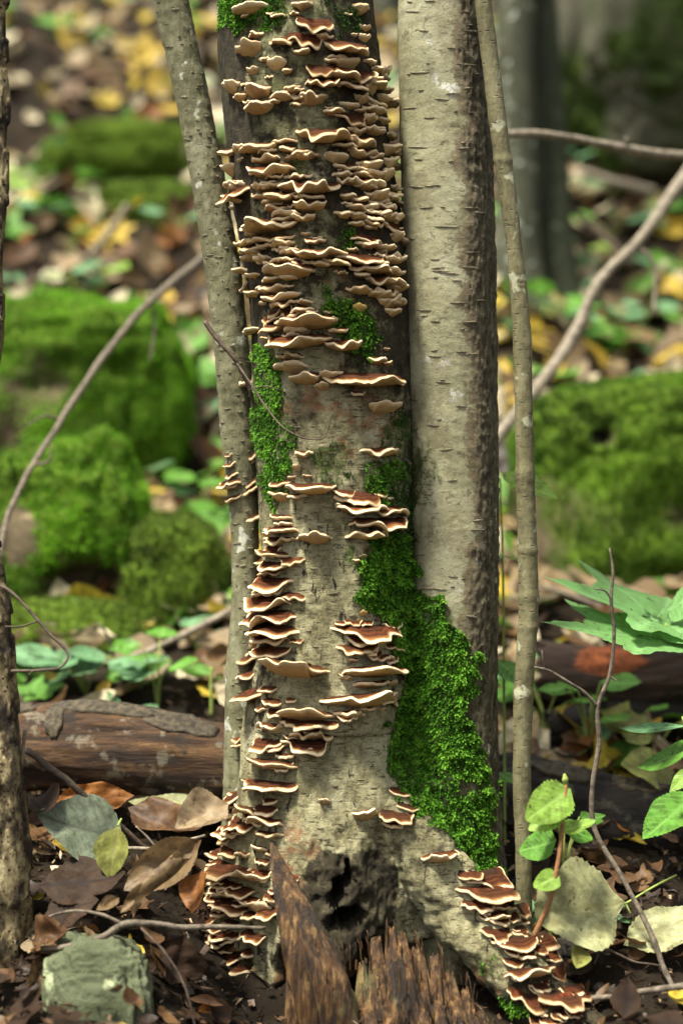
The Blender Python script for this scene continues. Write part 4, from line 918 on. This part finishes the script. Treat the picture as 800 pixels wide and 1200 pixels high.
# ------------------------------------------------------------------ leaves
def leaf_blade(L, W, kind='ovate', nu=14, nv=6, curl=.15, fold=.12, roll=0, seed=0, serr=.05, wave=.03):
    """blade along +y from (0,0,0), face +z; returns V, F, vein"""
    r = random.Random(seed)
    if kind == 'palm':
        na, nr = max(60, nu*4), max(4, nv)
        a = np.linspace(-math.pi, math.pi, na, endpoint=False)          # 0 is the tip
        lobes = [(0, 1, .5), (1.0, .92, .46), (-1.0, .92, .46), (2.05, .66, .5), (-2.05, .66, .5)]
        rad = np.full(na, .58)
        for c_, l_, w_ in lobes: rad = np.maximum(rad, l_*np.exp(-(np.abs(a-c_)/w_)**1.35))
        rad = rad*(1-.8*np.exp(-((np.abs(a)-math.pi)/.22)**2))+serr*1.1*(np.abs(((a*7) % 1)-.5)-.25)*rad
        s = np.linspace(0, 1, nr+1)[1:]
        x = s[:, None]*(rad*np.sin(a))[None]*W; y = s[:, None]*(rad*np.cos(a))[None]*L*.68+L*.32
        V = np.stack([x.ravel(), y.ravel(), 0*x.ravel()], -1); V = np.concatenate([V, [[0, L*.32, 0]]])
        F = [tuple(f) for f in gridF(nr, na, True)]+[(len(V)-1, (k+1) % na, k)[::-1] for k in range(na)]
        vein = np.zeros(len(V)); aa = np.concatenate([np.tile(a, nr), [0]])
        for c_, _, _ in lobes: vein = np.maximum(vein, np.exp(-((aa-c_)/.055)**2))
    else:
        u = np.linspace(0, 1, nu); v = np.linspace(-1, 1, nv*2+1)
        pw = {'ovate': (.72, .9), 'lance': (.9, 1.3), 'round': (.6, .62)}[kind]
        w = np.sin(math.pi*u**pw[0])**pw[1]
        w = w*(1+serr*(np.abs(((u*nu/2) % 1)-.5)*2-.5)*2)+.004
        U, VV = np.meshgrid(u, v, indexing='ij')
        w = w*(1+.22*(fbm(np.c_[u*5+seed, u*0, u*0], 3, seed)-.5))
        x = VV*w[:, None]*W/2; y = U*L+.06*L*np.abs(VV)*(U > .01)*(1-U)
        V = np.stack([x.ravel(), y.ravel(), 0*x.ravel()], -1); F = [tuple(f) for f in gridF(nu, nv*2+1)]
        sv = (U-.22*np.abs(VV))*9 % 1
        vein = np.maximum(np.exp(-(VV/.09)**2), .75*np.exp(-((sv-.5)/.1)**2)*(np.abs(VV) < .92)).ravel()
    x, y = V[:, 0].copy(), V[:, 1].copy()
    z = fold*np.abs(x)+wave*W*2*(fbm(np.c_[x/W*3+seed, y/L*3, x*0], 2, seed)-.5)-vein*.006*W
    if roll:                                       # roll the sides over into a scroll
        rr_ = W/2/roll; ang = x/rr_; z = z+rr_*(1-np.cos(ang)); x = rr_*np.sin(ang)
    if curl:
        rad_ = L/curl; t = y/rad_; y2 = (rad_-0)*np.sin(t)-z*np.sin(t)*1; z = rad_*(1-np.cos(t))+z*np.cos(t); y = y2
    return np.stack([x, y, z], -1), F, vein
def frame(base, tip, nhint, V):
    b = Vector(base); yv = Vector(tip)-b; L = yv.length; yv.normalize(); n = Vector(nhint); n = (n-yv*n.dot(yv)).normalized(); xv = yv.cross(n)
    Mx = np.array([tuple(xv), tuple(yv), tuple(n)]); return V@Mx+np.array(tuple(b))
LEAFM = {}
def leaf_mat(name, col, vein=None, transl=.3, rough=.5, dark=.5):
    if name not in LEAFM: LEAFM[name] = mat_leaf(name, col, dark, transl, rough, vein)
    return LEAFM[name]
leaf_mat('leaf_tan', (.18, .122, .06), (.16, .1, .05)); leaf_mat('leaf_brown', (.14, .075, .033), (.06, .03, .017)); leaf_mat('leaf_dark', (.040, .023, .013), (.015, .01, .008), .1, .65)
leaf_mat('leaf_yellow', (.58, .42, .06), (.5, .35, .08)); leaf_mat('leaf_pale', (.30, .23, .14), (.28, .2, .11)); leaf_mat('leaf_orange', (.30, .12, .028), (.15, .06, .02))
leaf_mat('leaf_green', (.11, .28, .035), (.16, .34, .07), .35); leaf_mat('leaf_mint', (.12, .26, .115), (.18, .33, .17), .3); leaf_mat('leaf_lime', (.27, .46, .07), (.35, .54, .13), .45)
leaf_mat('leaf_grey_green', (.14, .17, .115), (.05, .06, .04), .1, .6); leaf_mat('leaf_cream', (.35, .36, .18), (.2, .19, .08), .25); leaf_mat('leaf_olive', (.26, .28, .07), (.16, .15, .05))
leaf_mat('leaf_fresh', (.17, .36, .115), (.23, .43, .16), .4, .5, .8)
leaf_mat('leaf_pink', (.6, .3, .5), None, .3)

def dead_leaf(bpt, tpt, width, mat, label, kind='ovate', nh=(0, -.6, .8), curl=.3, fold=.15, roll=0, seed=1, petiole=None, name='fallen_leaf', cat='leaf', group=None, wave=.05, serr=.06):
    b, t = P(*bpt), P(*tpt); L = (t-b).length
    V, F, vn = leaf_blade(L, width, kind, 34, 10, curl, fold, roll, seed, serr, wave*1.8)
    V = frame(b, t, nh, V)
    lo = V[V[:, 2].argmin()]
    e = empty(name, tuple(lo), label, cat, group)
    part('blade', V, F, LEAFM[mat], e, attrs={'vein': vn})
    if petiole:
        pts = [b]+[P(*q) for q in petiole] if kind != 'palm' else [b+(t-b)*.3]+[P(*q) for q in petiole]
        tv, tf = tube(pts, [.0014]*len(pts), 6, 6); part('petiole', tv, tf, M['stalk'] if mat in ('leaf_cream', 'leaf_olive') else M['twig_red'], e)
    return e
# by the flaky trunk and under the brown log
dead_leaf((150, 985, 2.02), (38, 960, 2.0), .085, 'leaf_grey_green', 'large grey-green dead leaf with dark veins facing up below the brown log', nh=(.1, -.75, .65), curl=.35, fold=.1, seed=3)
dead_leaf((138, 968, 1.97), (126, 1030, 1.95), .042, 'leaf_olive', 'small yellow-green leaf hanging folded over the grey-green dead leaf', nh=(-.2, -1, .3), curl=-.3, fold=.5, seed=4, petiole=[(142, 960, 1.98)])
dead_leaf((228, 1000, 1.92), (146, 1080, 1.88), .055, 'leaf_tan', 'big tan dead leaf curled into a scroll beside the stacked fungi', nh=(-.1, -.5, .9), roll=3.6, curl=.25, seed=5)
dead_leaf((235, 985, 1.95), (150, 1040, 1.97), .06, 'leaf_tan', 'wrinkled tan dead leaf standing behind the scrolled one', nh=(.3, -.9, .3), roll=1.0, curl=.5, seed=6, wave=.12)
dead_leaf((268, 940, 2.0), (205, 975, 1.97), .06, 'leaf_pale', 'pinkish tan dead leaf leaning on the slim stem foot', nh=(-.2, -.8, .5), roll=.8, curl=.3, seed=7)
dead_leaf((236, 1020, 1.95), (232, 1075, 1.92), .045, 'leaf_orange', 'orange-brown dead leaf tucked between the scrolled leaf and stacked fungi', nh=(-.6, -.8, .2), roll=.9, curl=.3, seed=8)
dead_leaf((60, 945, 2.1), (158, 938, 2.12), .05, 'leaf_orange', 'rust-brown dead leaf crumpled under the brown log', nh=(0, -.8, .5), roll=.9, curl=.3, seed=9, wave=.12)
dead_leaf((150, 950, 2.1), (240, 985, 2.06), .055, 'leaf_brown', 'brown dead leaf lying under the brown log near the slim stem', nh=(0, -.6, .8), roll=.6, curl=.3, seed=10, wave=.1)
dead_leaf((270, 952, 2.16), (150, 948, 2.16), .06, 'leaf_cream', 'pale yellow-green leaf lying flat beneath the brown log', nh=(0, -.35, .95), curl=.15, seed=11)
dead_leaf((100, 985, 2.06), (60, 990, 2.05), .035, 'leaf_yellow', 'small yellow leaf edge beside the grey-green dead leaf', nh=(0, -.7, .7), curl=.3, seed=12)
dead_leaf((160, 1000, 2.0), (150, 1080, 1.95), .03, 'leaf_tan', 'narrow tan dead leaf standing upright beside the scrolled one', nh=(.6, -.8, .1), roll=1.2, curl=.2, seed=13)
dead_leaf((45, 1040, 1.95), (150, 1035, 1.96), .075, 'leaf_dark', 'nearly black wet leaf lying under the grey-green one', nh=(.1, -.5, .85), curl=.3, seed=14)
dead_leaf((50, 1075, 1.92), (120, 1062, 1.92), .055, 'leaf_dark', 'dark wet leaf pressed flat above the grey-green stone', nh=(-.1, -.6, .8), curl=.3, seed=15)
dead_leaf((140, 1052, 1.9), (112, 1072, 1.88), .018, 'leaf_tan', 'small torn tan leaf scrap above the crooked twig', nh=(0, -.7, .6), roll=.8, curl=.4, seed=16)
dead_leaf((36, 935, 2.02), (60, 960, 1.98), .06, 'leaf_dark', 'dark curled leaf leaning against the flaky trunk', nh=(.4, -.8, .3), roll=.8, seed=17)
dead_leaf((100, 1085, 1.9), (104, 1115, 1.87), .02, 'leaf_tan', 'small tan leaf standing on edge above the grey-green stone', nh=(.7, -.7, .1), roll=1, seed=18)
dead_leaf((36, 1105, 1.9), (84, 1095, 1.88), .05, 'leaf_brown', 'brown curled leaf beside the foot of the flaky trunk', nh=(.1, -.7, .6), roll=.9, curl=.5, seed=19, wave=.12)
dead_leaf((200, 1155, 1.93), (215, 1095, 1.95), .07, 'leaf_dark', 'dark wet leaf in the hollow before the stacked fungi', nh=(.2, -.9, .4), curl=.3, seed=20)
dead_leaf((50, 1180, 1.88), (40, 1120, 1.9), .05, 'leaf_tan', 'pale tan leaf between the flaky trunk and the grey-green stone', nh=(.6, -.8, .2), roll=.9, seed=24)
# right of the root
dead_leaf((726, 1062, 1.98), (606, 1072, 1.93), .105, 'leaf_cream', 'large pale cream-green leaf lying beside the spreading root', 'ovate', nh=(.15, -.80, .5), curl=.35, fold=.18, seed=21, wave=.09, petiole=[(735, 1058, 2.0), (765, 1040, 2.02), (792, 1026, 2.04)])
dead_leaf((730, 1110, 1.97), (830, 1072, 2.0), .06, 'leaf_cream', 'pale cream leaf lying by the short black branch end', nh=(0, -.6, .8), curl=.2, seed=22)
dead_leaf((680, 1110, 1.93), (672, 1138, 1.9), .03, 'leaf_olive', 'small olive curled leaf under the pale cream-green leaf', nh=(.2, -.9, .3), roll=.8, seed=23)
dead_leaf((790, 905, 2.3), (722, 905, 2.28), .07, 'leaf_olive', 'yellow-olive leaf lying on top of the black log', nh=(0, -.6, .8), curl=.3, seed=25)
dead_leaf((800, 885, 2.35), (740, 935, 2.3), .03, 'leaf_brown', 'reddish brown long leaf lying over the black log', nh=(0, -.6, .8), roll=1, seed=26)

# --- litter: leaves lying on the slope
TRIS = []
def to_tris(F):
    out = []
    for f in F:
        for k in range(1, len(f)-1): out.append((f[0], f[k], f[k+1]))
    return np.array(out)
VAR = []
for k in range(10):
    kd = ['ovate', 'ovate', 'round', 'palm', 'lance', 'ovate', 'round', 'palm', 'ovate', 'ovate'][k]
    if kd == 'palm': V, F, vn = leaf_blade(1, .95, 'palm', 8, 3, .5+.2*k % .6, .15, 0, 40+k, .05, .10)
    else: V, F, vn = leaf_blade(1, [.62, .7, .85, 0, .38, .55, .8, 0, .66, .5][k], kd, 9, 2, R.uniform(.2, 1.1), R.uniform(.05, .4), [0, .8, 0, 0, 1.2, 1.4, .6, 0, 0, .9][k], 40+k, .04, .14)
    V = V-np.array([0, .5, 0]); VAR.append((V, F, vn))
PAL = {'tan': (.32, .24, .13), 'brown': (.15, .085, .038), 'dark': (.04, .026, .018), 'yellow': (.50, .38, .045), 'pale': (.56, .49, .33), 'orange': (.30, .13, .03), 'green': (.12, .27, .035), 'mint': (.13, .27, .12)}
PK = list(PAL); PW_FAR = [.22, .09, .07, .15, .29, .03, .09, .06]; PW_NEAR = [.08, .34, .53, .02, .01, .02, 0, 0]
ALLB = [bvh_of(V, F) for V, F in SOLIDS]
def visible(p):
    d = Vector(p)-CAM; L = d.length; d.normalize()
    for b in ALLB:
        h = b.ray_cast(CAM, d)
        if h[0] is not None and h[3] < L-.03: return False
    return True
cand = []
def inside_solid(x, y):
    return abs(x-.0) < .13 and -.06 < y < .2
raw = []
for k in range(9800):
    far = k < 8000
    if far:
        y = .35+5.6*R.random()**1.15; x = R.uniform(-1, 1)*(.55+.36*(y+2))*1.25
        L = R.uniform(.06, .14)*(1 if y > 1 else .8); c = R.choices(PK, PW_FAR)[0]
    else:
        y = R.uniform(-.5, .4); x = R.uniform(-.95, .95); L = R.uniform(.016, .05); c = R.choices(PK, PW_NEAR)[0]
        if inside_solid(x, y) or (y < -.02 and abs(x-.03) < .17): continue
    raw.append((x, y, L, c, far))
ra = np.array([(q[0], q[1]) for q in raw]); e_ = .03
gx_ = gz(ra[:, 0]-e_, ra[:, 1])-gz(ra[:, 0]+e_, ra[:, 1]); gy_ = gz(ra[:, 0], ra[:, 1]-e_)-gz(ra[:, 0], ra[:, 1]+e_); g0 = gz(ra[:, 0], ra[:, 1])
for (x, y, L, c, far), nx, ny, z in zip(raw, gx_, gy_, g0):
    n = Vector((nx, ny, 2*e_)).normalized(); n = (n+Vector((R.gauss(0, .35), R.gauss(0, .35), 0))*(1 if far else .7)).normalized()
    cand.append((Vector((x, y, z+R.uniform(.004, .03))), n, R.uniform(0, 6.283), L, R.randrange(10), c))
scored = []
for i, (p, n, a, L, v, c) in enumerate(cand):
    d = p.y+2; px = 400+p.x/(d/2)*1000; py = 600-(p.z-.6)/(d/2)*1000
    if -15 < px < 815 and -15 < py < 1215:
        s = (L/d)**2*abs(n.dot((CAM-p).normalized()))
        scored.append((s, i))
scored.sort(reverse=True); solo = set()
for s, i in scored:
    if len(solo) >= 275: break
    if visible(cand[i][0]+cand[i][1]*.01): solo.add(i)
VM = [mesh('fallen_leaf', V, F, True, {'vein': vn}, (LEAFM['leaf_tan'],)) for V, F, vn in VAR]
sV = []; sF = []; sC = []; nb = 0
ADJ = {'tan': 'tan', 'brown': 'brown', 'dark': 'dark wet', 'yellow': 'yellow', 'pale': 'pale buff', 'orange': 'orange', 'green': 'green', 'mint': 'pale green'}
VT = [to_tris(F) for _, F, _ in VAR]
for i, (p, n, a, L, v, c) in enumerate(cand):
    q = n.to_track_quat('Z', 'Y').to_matrix()@Matrix.Rotation(a, 3, 'Z')
    if i in solo:
        o = bpy.data.objects.new('fallen_leaf', VM[v]); COL.objects.link(o)
        o.matrix_world = Matrix.Translation(p)@q.to_4x4()@Matrix.Scale(L, 4)
        o.material_slots[0].link = 'OBJECT'; o.material_slots[0].material = LEAFM['leaf_'+c]
        if p.y > 1.5: zone = 'on the slope behind the slim stem' if p.x < 0 else 'on the slope behind the sapling'
        elif p.y > .33: zone = 'between the logs and the mossy boulders'
        else: zone = 'in the litter around the trunk foot'
        sh = ['oval', 'oval', 'rounded', 'lobed', 'narrow', 'rolled', 'rounded', 'lobed', 'oval', 'folded'][v]
        tag(o, ADJ[c]+' '+sh+' fallen leaf '+zone, 'leaf', ADJ[c]+' leaves '+zone)
    else:
        Mx = np.array(q)*L; Vw = VAR[v][0]@Mx.T+np.array(p); sV.append(Vw); sF.append(VT[v]+nb); nb += len(Vw); sC.append(np.tile(PAL[c], (len(Vw), 1)))
lit = link('leaf_litter', mesh('leaf_litter', np.concatenate(sV), np.concatenate(sF), True, {'col': np.concatenate(sC), 'vein': np.zeros(nb)}, (mat_leaf('leaf_litter', None, .5, .25),)))
tag(lit, 'carpet of small fallen leaves covering the wooded slope', 'leaf litter', None, 'stuff')

# --- crumbs of bark, needles and leaf scraps between the larger leaves
nd = 16000
dx = RN.uniform(-1.0, 1.0, nd); dy = RN.uniform(-.6, .55, nd); dz = gz(dx, dy)+RN.uniform(0, .018, nd)
aa = RN.uniform(0, 6.283, nd); lg = RN.random(nd) < .10; ln = RN.uniform(.002, .007, nd)*np.where(lg, 3.2, 1); wd = ln*np.where(lg, .08, RN.uniform(.2, .8, nd))
tx = np.stack([np.cos(aa), np.sin(aa), RN.normal(0, .5, nd)], -1)*ln[:, None]; ty = np.stack([-np.sin(aa), np.cos(aa), RN.normal(0, .6, nd)], -1)*wd[:, None]
c0 = np.stack([dx, dy, dz], -1); up_ = np.array([0, 0, 1])*(ln*.25)[:, None]
DV = np.stack([c0-tx, c0+ty+up_, c0+tx*.9, c0-ty+up_*.4], 1).reshape(-1, 3); DF = np.arange(nd*4).reshape(-1, 4)
pal = np.array([(.03, .02, .012), (.06, .035, .02), (.11, .065, .035), (.2, .13, .07), (.32, .24, .14), (.02, .014, .01)])
DC = np.repeat(pal[RN.choice(6, nd, p=[.28, .26, .2, .1, .06, .1])], 4, axis=0)
deb = link('forest_debris', mesh('forest_debris', DV, np.concatenate([DF[:, [0, 1, 2]], DF[:, [0, 2, 3]]]), False, {'col': DC, 'vein': np.zeros(nd*4)}, (mat_leaf('litter_crumbs', None, .6, .1),)))
tag(deb, 'dark crumbs of bark and leaf scraps around the trunk foot', 'debris', None, 'stuff')

# --- low green plants on the slope
def herb(pos, nl, size, mat, label, seed, group, up=.06, kinds=('ovate',)):
    r = random.Random(seed); b = Vector(pos); e = empty('woodland_plant', b, label, 'plant', group)
    for k in range(nl):
        a = r.uniform(0, 6.283); reach = size*r.uniform(.3, 1.0)
        top = b+Vector((math.cos(a)*reach, math.sin(a)*reach, up*r.uniform(.6, 1.3)))
        V, F = tube([b, (b+top)/2+Vector((0, 0, up*.25)), top], [.0018, .0015, .001], 5, 3); part('stem', V, F, M['stalk'], e)
        L = size*r.uniform(.8, 1.3); dr = Vector((math.cos(a), math.sin(a), r.uniform(-.5, .1))).normalized()
        V, F, vn = leaf_blade(L, L*r.uniform(.6, .8), r.choice(kinds), 13, 3, r.uniform(.2, .6), .12, 0, seed+k, .08, .06)
        V = frame(top, top+dr, (r.uniform(-.3, .3), -.55, .8), V); part('leaf', V, F, LEAFM[mat], e, attrs={'vein': vn})
    return e
hr = random.Random(5)
for k in range(58):
    for _ in range(30):
        d = hr.uniform(4.0, 7.2); px = hr.uniform(-20, 820); x = (px-400)/1000*d/2; y = d-2; z = float(gz(x, y)); py = 600-(z-.6)/(d/2)*1000
        right = px > 600
        if -20 < py < (450 if right else 360) and not (230 < px < 580) and (hr.random() < (.9 if py > 180 else .25)): break
    side = 'on the slope behind the sapling' if px > 400 else 'on the slope behind the slim stem'
    mt = hr.choices(['leaf_mint', 'leaf_green', 'leaf_lime'], [.62, .26, .12])[0]
    nl_, sz_ = hr.randint(3, 6), hr.uniform(.05, .095)
    herb((x, y, z-.005), nl_, sz_, mt, {'leaf_mint': 'pale mint-green', 'leaf_green': 'mid-green', 'leaf_lime': 'lime-green'}[mt]+(' tall' if sz_ > .08 else ' small' if sz_ < .062 else '')+(' sparse' if nl_ < 4 else ' bushy' if nl_ > 5 else '')+' low plant '+side, 300+k, 'low plants '+side)
def herb_px(px, py, d, nl, size, mat, label, seed, up=.05):
    b = P(px, py, d); herb((b.x, b.y, min(b.z, float(gz(b.x, b.y))+.0)), nl, size, mat, label, seed, None, max(up, b.z-float(gz(b.x, b.y))+up))
herb_px(100, 815, 2.6, 6, .07, 'leaf_mint', 'broad pale-green plant behind the brown log near the flaky trunk', 401)
herb_px(165, 810, 2.62, 7, .075, 'leaf_mint', 'broad pale-green plant behind the middle of the brown log', 402)
herb_px(185, 800, 2.55, 3, .05, 'leaf_green', 'small bright green plant behind the middle of the brown log', 403)
herb_px(232, 765, 2.75, 3, .05, 'leaf_mint', 'small pale-green plant between the low olive boulder and slim stem', 404)
herb_px(110, 548, 3.5, 3, .07, 'leaf_mint', 'pale-green plant between the two bright-mossed boulders', 405)
herb_px(170, 578, 3.3, 3, .07, 'leaf_mint', 'pale-green plant behind the low olive-mossed boulder', 406)
herb_px(235, 590, 3.4, 4, .08, 'leaf_green', 'leafy green plant beside the slim stem at boulder height', 407)
herb_px(640, 860, 2.5, 8, .06, 'leaf_green', 'leafy green plant between sapling and the thin dark log', 408, .05)
herb_px(690, 850, 2.45, 6, .05, 'leaf_green', 'leafy green plant before the orange rotten log', 409, .04)
herb_px(620, 815, 2.6, 5, .07, 'leaf_mint', 'pale-green plant between birch and sapling feet', 410, .05)
herb_px(660, 985, 2.12, 5, .035, 'leaf_green', 'small dark-green plant at the sapling foot behind the lime leaves', 411, .03)
herb_px(770, 880, 2.45, 6, .06, 'leaf_olive', 'yellowish plant behind the black log', 412, .04)
herb_px(745, 870, 2.5, 4, .05, 'leaf_green', 'mid-green plant behind the black log', 413, .06)
herb_px(745, 1085, 2.02, 4, .022, 'leaf_mint', 'tiny pale-green plant under the tall forked twig', 414, .015)
herb_px(645, 1075, 2.05, 3, .03, 'leaf_mint', 'small blue-green plant behind the pale cream-green leaf', 415, .02)

# --- the young plant with lime leaves, at the root
yp = empty('young_plant', P(625, 1098, 1.9), 'young shoot with lime-green toothed leaves on a reddish stem beside the root', 'plant')
V, F = tube([P(625, 1098, 1.9), P(642, 1060, 1.9), P(654, 1010, 1.9), P(660, 960, 1.91), P(663, 918, 1.92)], [.0032, .003, .0026, .0022, .0016], 8, 8, .1, 3, .0008); part('stem', V, F, M['twig_red'], yp)
for b, t, w, nh, mt in (((668, 925, 1.92), (612, 965, 1.89), .045, (.35, -.85, .5), 'leaf_lime'), ((660, 950, 1.91), (620, 976, 1.91), .03, (.2, -.6, .8), 'leaf_lime'), ((655, 975, 1.91), (697, 966, 1.93), .022, (0, -.5, .9), 'leaf_lime'),
                        ((655, 1026, 1.9), (624, 1042, 1.89), .026, (.2, -.8, .6), 'leaf_lime'), ((652, 985, 1.92), (612, 1000, 1.95), .04, (-.2, -.8, .6), 'leaf_green'), ((660, 970, 1.93), (690, 985, 1.96), .03, (.2, -.7, .7), 'leaf_green')):
    bb, tt = P(*b), P(*t); L = (tt-bb).length
    V, F, vn = leaf_blade(L, w, 'round', 31, 8, .25, .12, 0, 60+int(b[1]), .10, .05); part('leaf', frame(bb, tt, nh, V), F, LEAFM[mt], yp, attrs={'vein': vn})
V, F = tube([P(663, 922, 1.92), P(662, 914, 1.92), P(661, 907, 1.92)], [.0018, .004, .0012], 8, 5); part('bud', V, F, M['stalk'], yp)

# --- big serrated leaves coming in from the side
def leafy(name, loc, label, stems, leaves, cat='plant'):
    e = empty(name, loc, label, cat)
    for s in stems:
        V, F = tube([P(*q[:3]) for q in s], [q[3]/1000 for q in s], 7, 7, .05, 5, .001); part('stem', V, F, M['stalk'], e)
    for k, (b, t, w, nh, kind, mt) in enumerate(leaves):
        bb, tt = P(*b), P(*t); L = (tt-bb).length
        V, F, vn = leaf_blade(L, w, kind, 44, 8, .2, .1, 0, 80+k, .10, .05); part('leaf', frame(bb, tt, nh, V), F, LEAFM[mt], e, attrs={'vein': vn})
bx = P(840, 1010, 2.2)
leafy('large_leaved_plant', (bx.x, bx.y, float(gz(bx.x, bx.y))), 'tall plant with large flat toothed mint-green leaves before the broad boulder',
      [[(850, 1060, 2.2, 4), (840, 900, 2.2, 4), (815, 780, 2.2, 3.5), (790, 745, 2.2, 3), (765, 715, 2.2, 2)], [(815, 780, 2.2, 3), (800, 748, 2.17, 2.5), (780, 732, 2.15, 2)]],
      [((830, 742, 2.2), (632, 694, 2.12), .125, (0, -.40, .90), 'palm', 'leaf_fresh'), ((818, 752, 2.16), (630, 748, 2.06), .105, (.05, -.36, .92), 'palm', 'leaf_fresh'), ((780, 715, 2.2), (850, 690, 2.15), .10, (0, -.55, .85), 'ovate', 'leaf_fresh'),
       ((772, 735, 2.15), (830, 765, 2.1), .05, (.1, -.5, .9), 'ovate', 'leaf_fresh')])
bx = P(830, 1040, 2.05)
leafy('nettle', (bx.x, bx.y, float(gz(bx.x, bx.y))), 'green nettle-like plant with sharply toothed leaves reaching in over the black log',
      [[(835, 1080, 2.05, 3), (828, 960, 2.05, 3), (815, 880, 2.05, 2.5), (800, 840, 2.06, 2)]],
      [((818, 925, 2.05), (752, 992, 1.98), .055, (-.4, -.8, .5), 'ovate', 'leaf_green'), ((815, 875, 2.05), (752, 905, 2.12), .045, (-.2, -.6, .8), 'ovate', 'leaf_green'), ((810, 850, 2.05), (726, 862, 2.12), .03, (-.1, -.4, .9), 'lance', 'leaf_mint'), ((808, 870, 2.03), (850, 850, 2.0), .04, (.2, -.6, .8), 'ovate', 'leaf_green'), ((812, 900, 2.0), (785, 930, 2.0), .02, (-.4, -.8, .4), 'ovate', 'leaf_lime')])
bx = P(590, 1000, 2.25)
leafy('young_plant', (bx.x, bx.y, float(gz(bx.x, bx.y))), 'slender plant showing single green leaves between the birch and the sapling',
      [[(592, 1040, 2.25, 2), (591, 900, 2.25, 2), (590, 760, 2.25, 1.8), (588, 640, 2.25, 1.5), (586, 560, 2.25, 1)]],
      [((586, 552, 2.25), (652, 590, 2.22), .05, (.2, -.6, .8), 'ovate', 'leaf_lime'), ((588, 650, 2.25), (600, 660, 2.2), .02, (.3, -.7, .6), 'ovate', 'leaf_lime'), ((582, 772, 2.25), (622, 815, 2.2), .045, (.4, -.7, .5), 'ovate', 'leaf_green'), ((584, 905, 2.2), (610, 925, 2.15), .03, (.2, -.7, .6), 'ovate', 'leaf_green')])
fl = P(775, 378, 4.4)
herb((fl.x, fl.y, float(gz(fl.x, fl.y))), 3, .03, 'leaf_pink', 'single small pink flower on the slope above the broad boulder', 500, None, max(.04, fl.z-float(gz(fl.x, fl.y))))
print('objects', len(bpy.data.objects), 'tris', sum(sum(len(p.vertices)-2 for p in m.polygons) for m in bpy.data.meshes))
